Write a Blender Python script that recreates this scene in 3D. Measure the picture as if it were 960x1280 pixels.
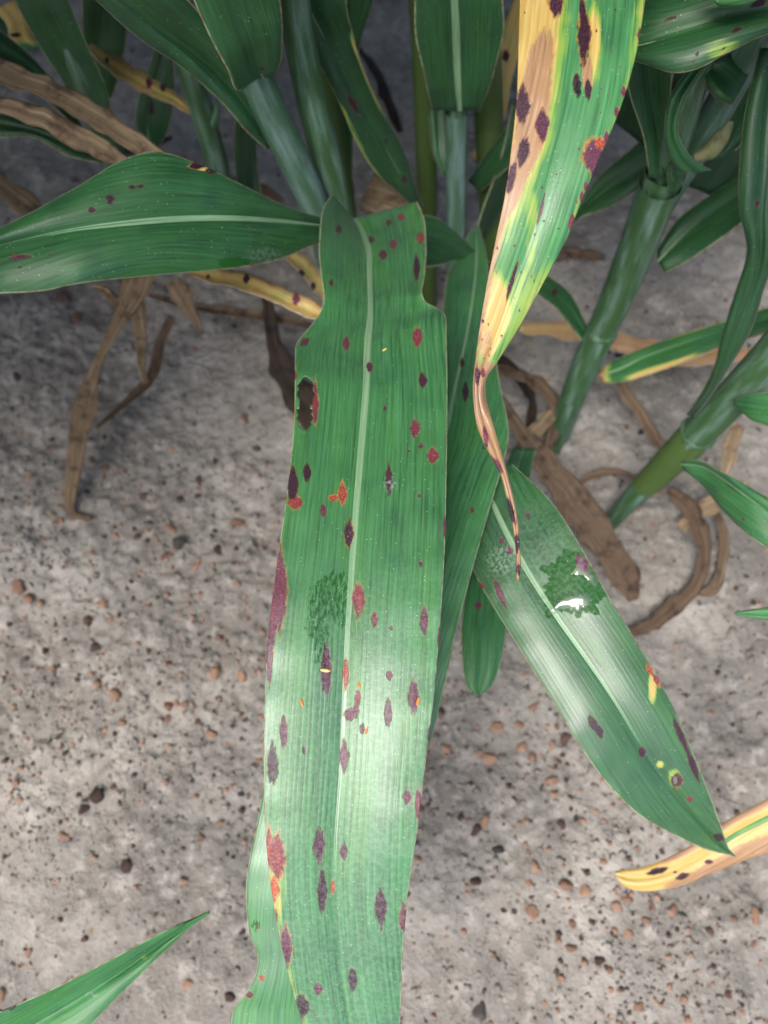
import bpy, math, random
import numpy as np
from mathutils import Vector, noise as mnoise

for o in list(bpy.data.objects): bpy.data.objects.remove(o)
scn = bpy.context.scene
COL = scn.collection
rng = np.random.default_rng(7); random.seed(7)

# ------------------------------------------------------------------ camera
H, PITCH, F = 0.80, math.radians(68), 967.0          # height, degrees below the horizon, focal length for a 960x1280 picture
cam = bpy.data.objects.new('camera', bpy.data.cameras.new('camera')); COL.objects.link(cam)
cam.location = (0, 0, H); cam.rotation_euler = (math.pi/2 - PITCH, 0, 0)
cd = cam.data; cd.sensor_fit = 'VERTICAL'; cd.sensor_height = 36; cd.sensor_width = 27
cd.lens = F/1280*36; cd.clip_start = 0.01; cd.clip_end = 500
cd.dof.use_dof = True; cd.dof.focus_distance = 0.375; cd.dof.aperture_fstop = 8.0
scn.camera = cam
# ------------------------------------------------------------------ light
SUN_EL, SUN_AZ = math.radians(60), math.radians(240)   # azimuth: direction to the sun, counted from +X towards +Y
w = bpy.data.worlds.new('World'); scn.world = w; w.use_nodes = True
nt = w.node_tree; nt.nodes.clear()
sky = nt.nodes.new('ShaderNodeTexSky'); sky.sky_type = 'NISHITA'; sky.sun_disc = False
sky.sun_elevation = SUN_EL; sky.sun_rotation = math.pi/2 - SUN_AZ
sky.air_density = 0.9; sky.dust_density = 4.0; sky.ozone_density = 0.7
bg = nt.nodes.new('ShaderNodeBackground'); bg.inputs[1].default_value = 0.095
wo = nt.nodes.new('ShaderNodeOutputWorld')
nt.links.new(sky.outputs[0], bg.inputs[0]); nt.links.new(bg.outputs[0], wo.inputs[0])
sun = bpy.data.objects.new('sun', bpy.data.lights.new('sun', 'SUN')); COL.objects.link(sun)
sun.data.energy = 1.5; sun.data.angle = math.radians(25); sun.data.color = (1, .97, .92)
sd = Vector((math.cos(SUN_EL)*math.cos(SUN_AZ), math.cos(SUN_EL)*math.sin(SUN_AZ), math.sin(SUN_EL)))
sun.rotation_euler = sd.to_track_quat('Z', 'Y').to_euler()
vs = scn.view_settings; vs.view_transform = 'Standard'; vs.look = 'None'; vs.gamma = 1; vs.exposure = 1.45; vs.use_curve_mapping = False
scn.cycles.use_adaptive_sampling = True; scn.cycles.adaptive_threshold = .025
scn.cycles.max_bounces = 5; scn.cycles.diffuse_bounces = 2; scn.cycles.glossy_bounces = 2; scn.cycles.transmission_bounces = 4; scn.cycles.transparent_max_bounces = 6

# ------------------------------------------------------------------ helpers
FW = np.array([0, math.cos(PITCH), -math.sin(PITCH)]); UP = np.array([0, math.sin(PITCH), math.cos(PITCH)]); RT = np.array([1., 0, 0])
CAM = np.array([0, 0, H])
def P(x, y, d):
    """point at depth d along the lens axis"""
    x, y, d = np.asarray(x, float), np.asarray(y, float), np.asarray(d, float)
    return CAM + d[..., None]*(FW + ((x-480)/F)[..., None]*RT + ((640-y)/F)[..., None]*UP)
def proj(p):
    q = np.asarray(p) - CAM; d = q@FW
    return 480 + F*(q@RT)/d, 640 - F*(q@UP)/d, d
def gdepth(y): return H/(math.sin(PITCH) + (y-640)/F*math.cos(PITCH))
def G(x, y, z=0.0):
    """ground point seen at x, y, lifted to height z"""
    d = (H-z)/(math.sin(PITCH) + (y-640)/F*math.cos(PITCH)); return P(x, y, d)
def sstep(a, b, x):
    t = np.clip((np.asarray(x, float)-a)/(b-a), 0, 1); return t*t*(3-2*t)
def props(o, label=None, cat=None, group=None, kind=None):
    for k, v in (('label', label), ('category', cat), ('group', group), ('kind', kind)):
        if v: o[k] = v
    return o
def link(name, me, mat, parent=None, loc=(0, 0, 0), smooth=True):
    o = bpy.data.objects.new(name, me); COL.objects.link(o); o.location = loc
    if parent: o.parent = parent
    if mat and not me.materials: me.materials.append(mat)
    if smooth: me.polygons.foreach_set('use_smooth', np.ones(len(me.polygons), bool))
    return o
def empty(name, loc):
    o = bpy.data.objects.new(name, None); COL.objects.link(o); o.location = loc; o.empty_display_size = .05; return o
def grid_mesh(name, pts, uv=None, attrs=None, keep=None, close=False):
    """pts (n,m,3) -> mesh of quads"""
    n, m = pts.shape[:2]
    idx = np.arange(n*m).reshape(n, m)
    if close: idx = np.concatenate([idx, idx[:, :1]], 1)
    q = np.stack([idx[:-1, :-1], idx[:-1, 1:], idx[1:, 1:], idx[1:, :-1]], -1)
    if keep is not None: q = q[keep]
    q = q.reshape(-1, 4)
    me = bpy.data.meshes.new(name)
    me.vertices.add(n*m); me.vertices.foreach_set('co', pts.reshape(-1).astype(np.float32))
    me.loops.add(q.size); me.loops.foreach_set('vertex_index', q.reshape(-1).astype(np.int32))
    me.polygons.add(len(q)); me.polygons.foreach_set('loop_start', np.arange(0, q.size, 4, dtype=np.int32))
    if uv is not None:
        l = me.uv_layers.new(name='uv'); l.data.foreach_set('uv', uv.reshape(-1, 2)[q.reshape(-1)].reshape(-1).astype(np.float32))
    for k, a in (attrs or {}).items():
        t = me.attributes.new(k, 'FLOAT', 'POINT'); t.data.foreach_set('value', np.ascontiguousarray(a, dtype=np.float32).reshape(-1))
    me.update(calc_edges=True); me.validate()
    return me
def crom(a, n):
    """smooth resampling of rows, (k,c) -> (n,c)"""
    a = np.asarray(a, float); k = len(a)
    s = np.concatenate([[0], np.cumsum(np.sqrt(np.sum(np.diff(a[:, 2:4] if a.shape[1] > 4 else a[:, :2], axis=0)**2, 1))+1e-6)])
    # monotone-ish cubic hermite
    h = np.diff(s)[:, None]; dl = np.diff(a, axis=0)/h
    m = np.zeros_like(a); m[0], m[-1] = dl[0], dl[-1]
    if k > 2:
        h0, h1 = h[:-1], h[1:]; m[1:-1] = (dl[:-1]*h1 + dl[1:]*h0)/(h0+h1)
    t = np.linspace(0, s[-1], n); i = np.clip(np.searchsorted(s, t, 'right')-1, 0, k-2)
    hh = h[i]; x = ((t-s[i])[:, None])/hh
    return ((2*x**3-3*x**2+1)*a[i] + (x**3-2*x**2+x)*hh*m[i] + (-2*x**3+3*x**2)*a[i+1] + (x**3-x**2)*hh*m[i+1])

# ------------------------------------------------------------------ materials
class NT:
    def __init__(s, name):
        s.mat = bpy.data.materials.new(name); s.mat.use_nodes = True; s.t = s.mat.node_tree; s.t.nodes.clear()
    def n(s, typ, _o=0, **kw):
        nd = s.t.nodes.new('ShaderNode'+typ)
        ins = kw.pop('ins', {})
        for k, v in kw.items(): setattr(nd, k, v)
        for k, v in ins.items(): s.set(nd.inputs[k], v)
        return nd
    def set(s, sock, v):
        if hasattr(v, 'outputs'): v = v.outputs[0]
        if isinstance(v, bpy.types.NodeSocket): s.t.links.new(v, sock)
        elif isinstance(v, (tuple, list)) and len(v) == 3 and sock.type == 'RGBA': sock.default_value = (*v, 1)
        else: sock.default_value = v
    def m(s, op, a, b=None, c=None, clamp=False):
        nd = s.t.nodes.new('ShaderNodeMath'); nd.operation = op; nd.use_clamp = clamp
        for i, v in enumerate((a, b, c)):
            if v is not None: s.set(nd.inputs[i], v)
        return nd.outputs[0]
    def mix(s, f, a, b, mode='MIX'):
        nd = s.t.nodes.new('ShaderNodeMix'); nd.data_type = 'RGBA'; nd.blend_type = mode; nd.clamp_factor = True
        s.set(nd.inputs[0], f); s.set(nd.inputs[6], a); s.set(nd.inputs[7], b); return nd.outputs[2]
    def step(s, x, a, b, lo=0., hi=1.):
        nd = s.t.nodes.new('ShaderNodeMapRange'); nd.interpolation_type = 'SMOOTHSTEP'
        for i, v in enumerate((x, a, b, lo, hi)): s.set(nd.inputs[i], v)
        return nd.outputs[0]
    def attr(s, name): return s.n('Attribute', attribute_name=name).outputs['Fac']
    def noise(s, vec, scale, detail=3, rough=.55, out=0):
        nd = s.n('TexNoise', ins={'Vector': vec, 'Scale': scale, 'Detail': detail, 'Roughness': rough}); return nd.outputs[out]
    def scale(s, vec, v):
        nd = s.n('VectorMath', operation='MULTIPLY'); s.set(nd.inputs[0], vec); nd.inputs[1].default_value = v; return nd.outputs[0]
    def ramp(s, f, stops):
        nd = s.t.nodes.new('ShaderNodeValToRGB'); s.set(nd.inputs[0], f); e = nd.color_ramp.elements
        while len(e) < len(stops): e.new(.5)
        for q, (p, c) in zip(e, stops): q.position = p; q.color = (*c, 1)
        return nd.outputs[0]
    def out(s, sh): s.t.links.new(sh.outputs[0], s.n('OutputMaterial').inputs[0]); return s.mat

def puddle(px, py):
    ang = np.arctan2(py-731, px-718); rr = np.hypot(px-718, py-731)
    er = 41+4*np.sin(ang*3+.6)+4*np.sin(ang*5+2)+3.6*np.sin(ang*9)+2.8*np.sin(ang*14+1)+2.2*np.sin(ang*23)+1.4*np.sin(ang*37+2)
    return 1-rr/er
def leaf_material():
    t = NT('sorghum_leaf')
    uv = t.n('UVMap', uv_map='uv').outputs[0]
    ob = t.n('TexCoord').outputs['Object']
    rnd = t.n('ObjectInfo').outputs['Random']
    off = t.n('VectorMath', operation='ADD'); t.set(off.inputs[0], uv); cmb = t.n('CombineXYZ', ins={'X': t.m('MULTIPLY', rnd, 3.1), 'Y': t.m('MULTIPLY', rnd, 7.7)}); t.set(off.inputs[1], cmb); uv = off.outputs[0]
    les, lcol, halo, yel, tan, wet, rib, tone, dust_sheen, edge = [t.attr(k) for k in ('les', 'lcol', 'halo', 'yel', 'tan', 'wet', 'rib', 'tone', 'dust_sheen', 'edge')]
    streak = t.noise(t.scale(uv, (1, .022, 1)), 760, 3, .68)
    broad = t.noise(t.scale(uv, (1, .12, 1)), 70, 2)
    fine = t.noise(uv, 1100, 1)
    cell = t.noise(t.scale(uv, (1, .32, 1)), 620, 3, .75)
    blot = t.noise(ob, 45, 2)
    vsep = t.n('SeparateXYZ', ins={0: uv}).outputs[0]
    vein = t.m('SINE', t.m('ADD', t.m('MULTIPLY', vsep, 2*math.pi/.0026), t.m('MULTIPLY', streak, 9.)))
    # green lamina
    g = t.mix(t.step(tone, 0, 1), (.006, .031, .010), (.046, .185, .060))
    g = t.mix(t.step(streak, .40, .66, 0, .75), g, t.mix(1., g, (1.75, 1.6, 1.9), 'MULTIPLY'))
    g = t.mix(t.step(streak, .46, .30, 0, .65), g, t.mix(1., g, (.40, .48, .45), 'MULTIPLY'))
    g = t.mix(t.step(broad, .4, .75, 0, .7), g, t.mix(1., g, (1.05, 1.15, .6), 'MULTIPLY'))
    g = t.mix(t.step(blot, .45, .8, 0, .7), g, t.mix(1., g, (.55, .62, .8), 'MULTIPLY'))
    g = t.mix(t.m('MULTIPLY', t.step(vein, .5, 1), .35), g, t.mix(1., g, (1.6, 1.45, 1.7), 'MULTIPLY'))
    # wetted blade: darker, more saturated
    wm = t.step(t.m('ADD', wet, t.m('MULTIPLY', t.m('SUBTRACT', cell, .5), 1.6)), .32, .62)
    g = t.mix(wm, g, (.019, .090, .020))
    # chlorosis and dead tissue
    yn = t.m('ADD', yel, t.m('ADD', t.m('MULTIPLY', t.m('SUBTRACT', streak, .5), 1.1), t.m('MULTIPLY', t.m('SUBTRACT', blot, .5), .9)))
    yn = t.m('MULTIPLY', yn, t.step(yel, .02, .12))
    g = t.mix(t.step(yn, .15, .5), g, (.22, .37, .06))
    g = t.mix(t.step(yn, .45, .8), g, t.mix(t.step(streak, .35, .65), (.50, .32, .08), (.60, .46, .17)))
    tn = t.m('MULTIPLY', t.m('ADD', tan, t.m('ADD', t.m('MULTIPLY', t.m('SUBTRACT', streak, .5), 1.3), t.m('MULTIPLY', t.m('SUBTRACT', cell, .5), .8))), t.step(tan, .02, .12))
    dead = t.mix(t.step(streak, .3, .7), (.22, .12, .06), (.50, .31, .18))
    dead = t.mix(t.step(blot, .35, .7), dead, (.34, .19, .085))
    g = t.mix(t.step(tn, .3, .6), g, dead)
    # midrib
    rb = t.mix(t.step(streak, .3, .75), (.15, .30, .15), (.27, .42, .25))
    rb = t.mix(t.step(tan, .3, .6), rb, (.45, .32, .17))
    g = t.mix(t.step(rib, .05, .75), g, rb)
    # pale thickened margin
    g = t.mix(t.step(edge, .45, .9, 0, .75), g, t.mix(t.step(t.noise(uv, 160, 2), .45, .65), (.42, .46, .28), (.30, .12, .07)))
    # halo and lesion
    jag = t.m('ADD', t.m('MULTIPLY', t.m('SUBTRACT', cell, .52), 1.35), t.m('MULTIPLY', t.m('SUBTRACT', streak, .5), .9))
    lf = t.m('ADD', les, jag)
    hl = t.m('MULTIPLY', t.m('MULTIPLY', t.step(lf, -.38, -.08), halo), t.step(t.noise(uv, 210, 1), .40, .58, .15, 1.))
    g = t.mix(hl, g, t.mix(t.step(fine, .35, .65), (.55, .33, .05), (.40, .12, .03)))
    lc = t.m('ADD', lcol, t.m('MULTIPLY', t.m('SUBTRACT', fine, .5), 1.6))
    lc = t.m('ADD', lc, t.m('MULTIPLY', t.step(les, .3, .9), t.m('MULTIPLY', t.step(lcol, .3, .6), .10)))
    lesc = t.ramp(lc, [(0, (.014, .004, .009)), (.3, (.065, .016, .040)), (.5, (.125, .030, .066)), (.78, (.21, .028, .034)), (1, (.46, .095, .02))])
    g = t.mix(t.step(lf, -.24, .20), g, lesc)
    # freckles, scattered red flecks
    vo = t.n('TexVoronoi', ins={'Vector': uv, 'Scale': 170.0}); vc = t.n('SeparateColor', ins={0: vo.outputs['Color']})
    fl = t.m('MULTIPLY', t.step(vo.outputs['Distance'], .10, .05), t.m('GREATER_THAN', vc.outputs[0], .90))
    g = t.mix(t.m('MULTIPLY', fl, .85), g, (.15, .035, .02))
    # dust and pollen specks; the pale film also paints sheen on the long blade
    v2 = t.n('TexVoronoi', ins={'Vector': uv, 'Scale': 520.0}); c2 = t.n('SeparateColor', ins={0: v2.outputs['Color']})
    sp = t.m('MULTIPLY', t.step(v2.outputs['Distance'], .17, .08), t.m('GREATER_THAN', c2.outputs[1], .80))
    g = t.mix(t.m('MULTIPLY', sp, .75), g, (.5, .58, .48))
    dm = t.m('MULTIPLY', dust_sheen, t.step(t.noise(uv, 420, 3), .42, .62))
    g = t.mix(t.m('MULTIPLY', dm, .5), g, (.40, .50, .45))
    # relief
    hgt = t.m('ADD', t.m('MULTIPLY', vein, .10), t.m('ADD', t.m('MULTIPLY', streak, .9), t.m('MULTIPLY', fine, .45)))
    hgt = t.m('ADD', hgt, t.m('MULTIPLY', t.step(lf, -.2, .2), -.9))
    bmp = t.n('Bump', ins={'Strength': .55, 'Distance': .00028, 'Height': hgt})
    rough = t.m('ADD', t.m('ADD', .46, t.m('MULTIPLY', t.m('SUBTRACT', broad, .5), .3)), t.m('MULTIPLY', t.step(lf, -.1, .1), .14))
    rough = t.m('SUBTRACT', rough, t.m('MULTIPLY', wm, .2))
    nol = t.m('MULTIPLY', t.step(lf, .12, -.15, .65, 1.), t.m('SUBTRACT', 1., t.m('MULTIPLY', wm, .92)))
    bs = t.n('BsdfPrincipled', ins={'Base Color': g, 'Roughness': rough, 'Specular IOR Level': t.m('MULTIPLY', t.m('ADD', .28, t.m('MULTIPLY', t.attr('gloss'), .62)), nol), 'Coat Weight': t.m('MULTIPLY', t.m('MULTIPLY', t.attr('gloss'), .38), nol), 'Coat Roughness': .38, 'Coat Normal': bmp, 'Normal': bmp, 'Sheen Weight': .05, 'Sheen Roughness': .45, 'Sheen Tint': (.75, .95, 1.)})
    tr = t.n('BsdfTranslucent', ins={'Color': t.mix(.35, g, (.30, .52, .05), 'MULTIPLY'), 'Normal': bmp})
    tr.inputs[0].default_value = (1, 1, 1, 1)
    t.set(tr.inputs[0], t.mix(.5, g, (.16, .34, .03)))
    mx = t.n('MixShader', ins={0: .22, 1: bs.outputs[0], 2: tr.outputs[0]})
    return t.out(mx)

def dry_material(name, a, b, dark):
    t = NT(name); uv = t.n('UVMap', uv_map='uv').outputs[0]; ob = t.n('TexCoord').outputs['Object']
    st = t.noise(t.scale(uv, (1, .03, 1)), 950, 3, .6); bl = t.noise(ob, 60, 3, .6); fi = t.noise(uv, 1200, 2)
    c = t.mix(t.step(st, .3, .7), a, b); c = t.mix(t.step(bl, .48, .70, 0, .9), c, dark)
    rn = t.n('ObjectInfo').outputs['Random']; c = t.mix(1., c, t.ramp(rn, [(0, (.62, .58, .55)), (.5, (1, .96, .9)), (1, (1.0, 1.0, 1.0))]), 'MULTIPLY')
    pl = t.step(t.noise(t.scale(uv, (1, .015, 1)), 300, 1), .54, .66, 0, .6); c = t.mix(pl, c, t.mix(1., c, (1.6, 1.7, 1.8), 'MULTIPLY'))
    vo = t.n('TexVoronoi', ins={'Vector': uv, 'Scale': 60.0}); vc = t.n('SeparateColor', ins={0: vo.outputs['Color']})
    f = t.m('MULTIPLY', t.step(t.m('ADD', vo.outputs['Distance'], t.m('MULTIPLY', fi, .2)), .34, .22), t.m('GREATER_THAN', vc.outputs[0], .86))
    c = t.mix(t.m('MULTIPLY', f, .8), c, (.07, .025, .03))
    b1 = t.n('Bump', ins={'Strength': .35, 'Distance': .0002, 'Height': t.m('ADD', st, t.m('MULTIPLY', bl, .6))})
    bs = t.n('BsdfPrincipled', ins={'Base Color': c, 'Roughness': .72, 'Specular IOR Level': .25, 'Normal': b1})
    tr = t.n('BsdfTranslucent', ins={'Color': c})
    return t.out(t.n('MixShader', ins={0: .25, 1: bs.outputs[0], 2: tr.outputs[0]}))

def stem_material(name, green, bloom, amount):
    t = NT(name); uv = t.n('UVMap', uv_map='uv').outputs[0]; ob = t.n('TexCoord').outputs['Object']
    st = t.noise(t.scale(uv, (1, .03, 1)), 500, 4, .6); bl = t.noise(t.scale(uv, (1, .12, 1)), 130, 3, .55); fi = t.noise(ob, 900, 2)
    g = t.mix(t.step(st, .3, .75, 0, .5), green, (.045, .105, .03))
    ms = t.m('MULTIPLY', t.step(t.m('ADD', bl, t.m('MULTIPLY', t.m('SUBTRACT', fi, .5), .2)), .58-.4*amount, 1.0-.4*amount), min(1, .35+amount))
    c = t.mix(ms, g, bloom)
    rd = t.step(t.noise(ob, 75, 3, .6), .66, .75); c = t.mix(t.m('MULTIPLY', rd, .55), c, (.09, .035, .03))
    b1 = t.n('Bump', ins={'Strength': .5, 'Distance': .0004, 'Height': t.m('ADD', st, t.m('MULTIPLY', fi, .3))})
    return t.out(t.n('BsdfPrincipled', ins={'Base Color': c, 'Roughness': .5, 'Specular IOR Level': .4, 'Normal': b1}))

def simple_material(name, c0, c1, scale, rough=.8, spec=.3, bump=.001):
    t = NT(name); ob = t.n('TexCoord').outputs['Object']; rnd = t.n('ObjectInfo').outputs['Random']
    v = t.n('VectorMath', operation='ADD'); t.set(v.inputs[0], ob); t.set(v.inputs[1], t.n('CombineXYZ', ins={'X': t.m('MULTIPLY', rnd, 9.)}))
    nz = t.noise(v.outputs[0], scale, 4, .65)
    c = t.mix(t.step(t.m('ADD', nz, t.m('MULTIPLY', t.m('SUBTRACT', rnd, .5), .35)), .3, .7), c0, c1)
    b = t.n('Bump', ins={'Strength': .7, 'Distance': bump, 'Height': nz})
    return t.out(t.n('BsdfPrincipled', ins={'Base Color': c, 'Roughness': rough, 'Specular IOR Level': spec, 'Normal': b}))

def soil_material():
    t = NT('sandy_soil'); p = t.n('NewGeometry').outputs['Position']
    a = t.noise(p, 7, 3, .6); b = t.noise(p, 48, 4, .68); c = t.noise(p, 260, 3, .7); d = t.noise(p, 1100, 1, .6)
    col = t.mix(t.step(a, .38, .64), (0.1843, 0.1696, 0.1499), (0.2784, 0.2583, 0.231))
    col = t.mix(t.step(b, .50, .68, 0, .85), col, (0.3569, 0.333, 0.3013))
    col = t.mix(t.step(a, .58, .70, 0, .7), col, (0.3921, 0.3656, 0.3295))  # random pale patches, painted in place of broken sunlight
    col = t.mix(t.step(b, .45, .32, 0, .35), col, (0.09414, 0.08247, 0.07118))
    col = t.mix(t.step(c, .54, .70, 0, .45), col, (0.3372, 0.3151, 0.284))
    col = t.mix(t.step(c, .40, .29, 0, .3), col, (0.06667, 0.05446, 0.04543))
    col = t.mix(t.step(d, .60, .72, 0, .5), col, (0.3608, 0.3345, 0.3029))
    vo = t.n('TexVoronoi', ins={'Vector': p, 'Scale': 120.0}); vc = t.n('SeparateColor', ins={0: vo.outputs['Color']})
    m1 = t.m('MULTIPLY', t.step(t.m('ADD', vo.outputs['Distance'], t.m('MULTIPLY', c, .25)), .44, .30), t.m('GREATER_THAN', vc.outputs[0], .80))
    col = t.mix(t.m('MULTIPLY', m1, .65), col, t.ramp(vc.outputs[1], [(0, (0.05882, 0.04279, 0.03786)), (.4, (0.1176, 0.06614, 0.04922)), (1, (0.2039, 0.1128, 0.06814))]))
    gr = t.step(t.noise(p, 14, 2, .6), .62, .74); col = t.mix(t.m('MULTIPLY', gr, .3), col, (0.06667, 0.08169, 0.04543))
    hg = t.m('ADD', t.m('MULTIPLY', b, 1.2), t.m('ADD', t.m('MULTIPLY', c, .6), t.m('MULTIPLY', d, .22)))
    bp = t.n('Bump', ins={'Strength': .9, 'Distance': .005, 'Height': hg})
    return t.out(t.n('BsdfPrincipled', ins={'Base Color': col, 'Roughness': .93, 'Specular IOR Level': .15, 'Normal': bp}))

def water_material():
    t = NT('water_film')
    fr = t.n('Fresnel', ins={'IOR': 1.75}); gl = t.n('BsdfGlossy', ins={'Roughness': .03, 'Color': (1, 1, 1)}); tr = t.n('BsdfTransparent')
    return t.out(t.n('MixShader', ins={0: fr.outputs[0], 1: tr.outputs[0], 2: gl.outputs[0]}))

def canopy_material():
    t = NT('upper_leaf'); uv = t.n('UVMap', uv_map='uv').outputs[0]
    c = t.mix(t.noise(t.scale(uv, (1, .03, 1)), 300, 1), (.014, .065, .016), (.04, .14, .045))
    bs = t.n('BsdfPrincipled', ins={'Base Color': c, 'Roughness': .45})
    return t.out(t.n('MixShader', ins={0: .12, 1: bs.outputs[0], 2: t.n('BsdfTranslucent', ins={'Color': (.03, .10, .01)}).outputs[0]}))
M_CANOPY = canopy_material()
M_LEAF = leaf_material()
M_DRY = dry_material('dry_tan_leaf', (.18, .13, .08), (.31, .24, .155), (.10, .065, .045))
M_DRYB = dry_material('dry_brown_leaf', (.09, .06, .04), (.18, .125, .08), (.045, .028, .02))
M_ROT_SHADE = dry_material('rotting_shade_leaf', (.022, .015, .011), (.055, .036, .024), (.012, .009, .007))  # blackened beyond the dry browns so the hole above looks shaded
M_STEM = stem_material('green_stalk', (.024, .070, .024), (.16, .26, .23), .48)
M_BLUE = stem_material('waxy_stalk', (.04, .10, .06), (.155, .24, .245), .55)
M_OLIVE = stem_material('olive_stalk', (.055, .095, .02), (.14, .19, .10), .15)
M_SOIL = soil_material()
M_PO = simple_material('orange_pebble', (.15, .085, .058), (.30, .185, .125), 330, bump=.0008)
M_PM = simple_material('maroon_pebble', (.035, .02, .018), (.10, .06, .05), 330, bump=.0008)
M_PD = simple_material('dark_clod', (.03, .025, .022), (.09, .08, .07), 300, bump=.001)
M_PG = simple_material('pale_grit', (.12, .10, .09), (.30, .27, .25), 300, bump=.0008)
M_ANTH = simple_material('anther', (.50, .16, .03), (.68, .34, .06), 800, .6)
M_ANTHY = simple_material('pale_anther', (.62, .42, .12), (.70, .55, .2), 800, .6)
M_SCAR = simple_material('collar', (.07, .075, .03), (.16, .17, .08), 200, .7)
M_WATER = water_material()

# ------------------------------------------------------------------ leaf builder
LEAFS = {}
def lesion_fields(px, py, lesions, default_halo=.12):
    les = np.full(px.shape, -1.0); lc = np.full(px.shape, .25); ha = np.full(px.shape, default_halo)
    for L in lesions:
        x, y, rx, ry = L[:4]; c = L[4] if len(L) > 4 else .25; h = L[5] if len(L) > 5 else .12; a = math.radians(L[6]) if len(L) > 6 else 0
        dx, dy = px-x, py-y
        u = dx*math.cos(a)+dy*math.sin(a); v = -dx*math.sin(a)+dy*math.cos(a)
        ta = np.clip(1-.35*np.abs(v)/ry, .3, 1)
        f = 1-np.sqrt((u/(rx*ta*1.08))**2+(v/ry)**2)
        b = f > les; les = np.where(b, f, les); lc = np.where(b, c, lc); ha = np.where(b, h, ha)
    return les, lc, ha
def blob(px, py, x, y, rx, ry, soft=.5):
    return sstep(1+soft, 1-soft, np.sqrt(((px-x)/rx)**2+((py-y)/ry)**2))
def leaf(name, st, parent=None, n=60, m=14, tone=.5, lesions=(), field=None, holes=(), mat=None, bow=.002, ruffle=.0, rib=.10, rib_h=.0009, world=False, label=None, rand=0, edge=1.0, thick=.0004, seed=0, wrinkle=0.0, rib_end=.92, gloss=.25):
    """st rows: xl,yl, xm,ym, xr,yr, depth, left-edge depth offset, right-edge depth offset (photo pixels, metres)"""
    lr = np.random.default_rng(seed+len(LEAFS)*13+5)
    st = np.array([list(r)+[0]*(9-len(r)) for r in st], float)
    a = crom(st, n)
    v = np.linspace(-1, 1, m); v = np.sign(v)*np.abs(v)**.92
    av = np.abs(v)
    def surf(v, a):
        av = np.abs(v); nn = len(a)
        L, Md, R = a[:, None, 0:2], a[:, None, 2:4], a[:, None, 4:6]
        E = np.where((v < 0)[None, :, None], L, R)
        xy = Md + av[None, :, None]*(E-Md)
        dd = a[:, 6:7] + np.where((v < 0)[None], a[:, 7:8], a[:, 8:9])*(av**1.3)[None] - bow*4*(av*(1-av))[None]
        return xy[..., 0], xy[..., 1], dd
    px, py, dd = surf(v, a)
    W0 = P(px, py, dd)
    ln = np.concatenate([[0], np.cumsum(np.linalg.norm(np.diff(W0[:, m//2], axis=0), axis=1))])
    if ruffle:
        ph = lr.uniform(0, 6.28, 4)
        for s_, sel in ((0, v < 0), (1, v >= 0)):
            wv = np.sin(ln*2*math.pi/.055+ph[s_])*.6+np.sin(ln*2*math.pi/.023+ph[s_+2])*.4
            dd = dd + np.where(sel[None], ruffle*wv[:, None]*(av**2)[None], 0)
    if wrinkle:
        X, Y = np.meshgrid(v, ln); k = lr.uniform(0, 50)
        dd = dd + wrinkle*np.array([[mnoise.noise(Vector((x*2.6+k, y*20, k))) for x in v] for y in ln])
    pts = P(px, py, dd)
    half = np.linalg.norm(pts[:, -1]-pts[:, 0], axis=1)/2
    uv = np.stack([v[None]*np.maximum(half, .004)[:, None], np.repeat(ln[:, None], m, 1)], -1)
    nl = []
    for _ in range(rand):
        i, j = lr.integers(2, n-2), lr.integers(1, m-1); s = lr.uniform(2, 5)
        nl.append((px[i, j], py[i, j], s, s*lr.uniform(1, 2.2), lr.uniform(0, .5), .1))
    LS = list(lesions)+nl
    def attrs(px, py, vv):
        les, lc, ha = lesion_fields(px, py, LS)
        at = dict(les=les, lcol=lc, halo=ha, tone=np.full(px.shape, tone), gloss=np.full(px.shape, gloss))
        for k in ('yel', 'tan', 'wet', 'dust_sheen'):
            at[k] = field[k](px, py, vv) if field and k in field else None
        return {k: x for k, x in at.items() if x is not None}
    V2 = np.repeat(v[None], n, 0)
    at = attrs(px, py, V2)
    wpx = half/np.maximum(a[:, 6], .1)*F
    at['edge'] = edge*sstep(1-np.clip(3.2/np.maximum(wpx, 1), 0, .5)[:, None], 1, np.abs(V2))
    keep = None
    if holes:
        cx = (px[:-1, :-1]+px[1:, 1:])/2; cy = (py[:-1, :-1]+py[1:, 1:])/2
        keep = np.ones(cx.shape, bool)
        for h in holes: keep &= ~h(cx, cy)
    org = np.array(parent.location) if parent else pts[0, m//2].copy()
    loc = (0, 0, 0) if parent else tuple(org)
    nrm = np.cross(pts[n//2, -1]-pts[n//2, 0], pts[min(n-1, n//2+2), m//2]-pts[n//2, m//2])
    flip = np.dot(nrm, CAM-pts[n//2, m//2]) > 0       # faces of the grid look along -nrm
    sl = slice(None, None, -1) if flip else slice(None)
    me = grid_mesh(name, (pts-org)[:, sl], uv[:, sl], {k: x[:, sl] for k, x in at.items()}, keep[:, sl] if keep is not None else None)
    o = link(name, me, mat or M_LEAF, parent, loc)
    md = o.modifiers.new('thickness', 'SOLIDIFY'); md.thickness = thick; md.offset = -1
    if label: o['label'] = label
    LEAFS[o.name] = (px, py, pts)
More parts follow.
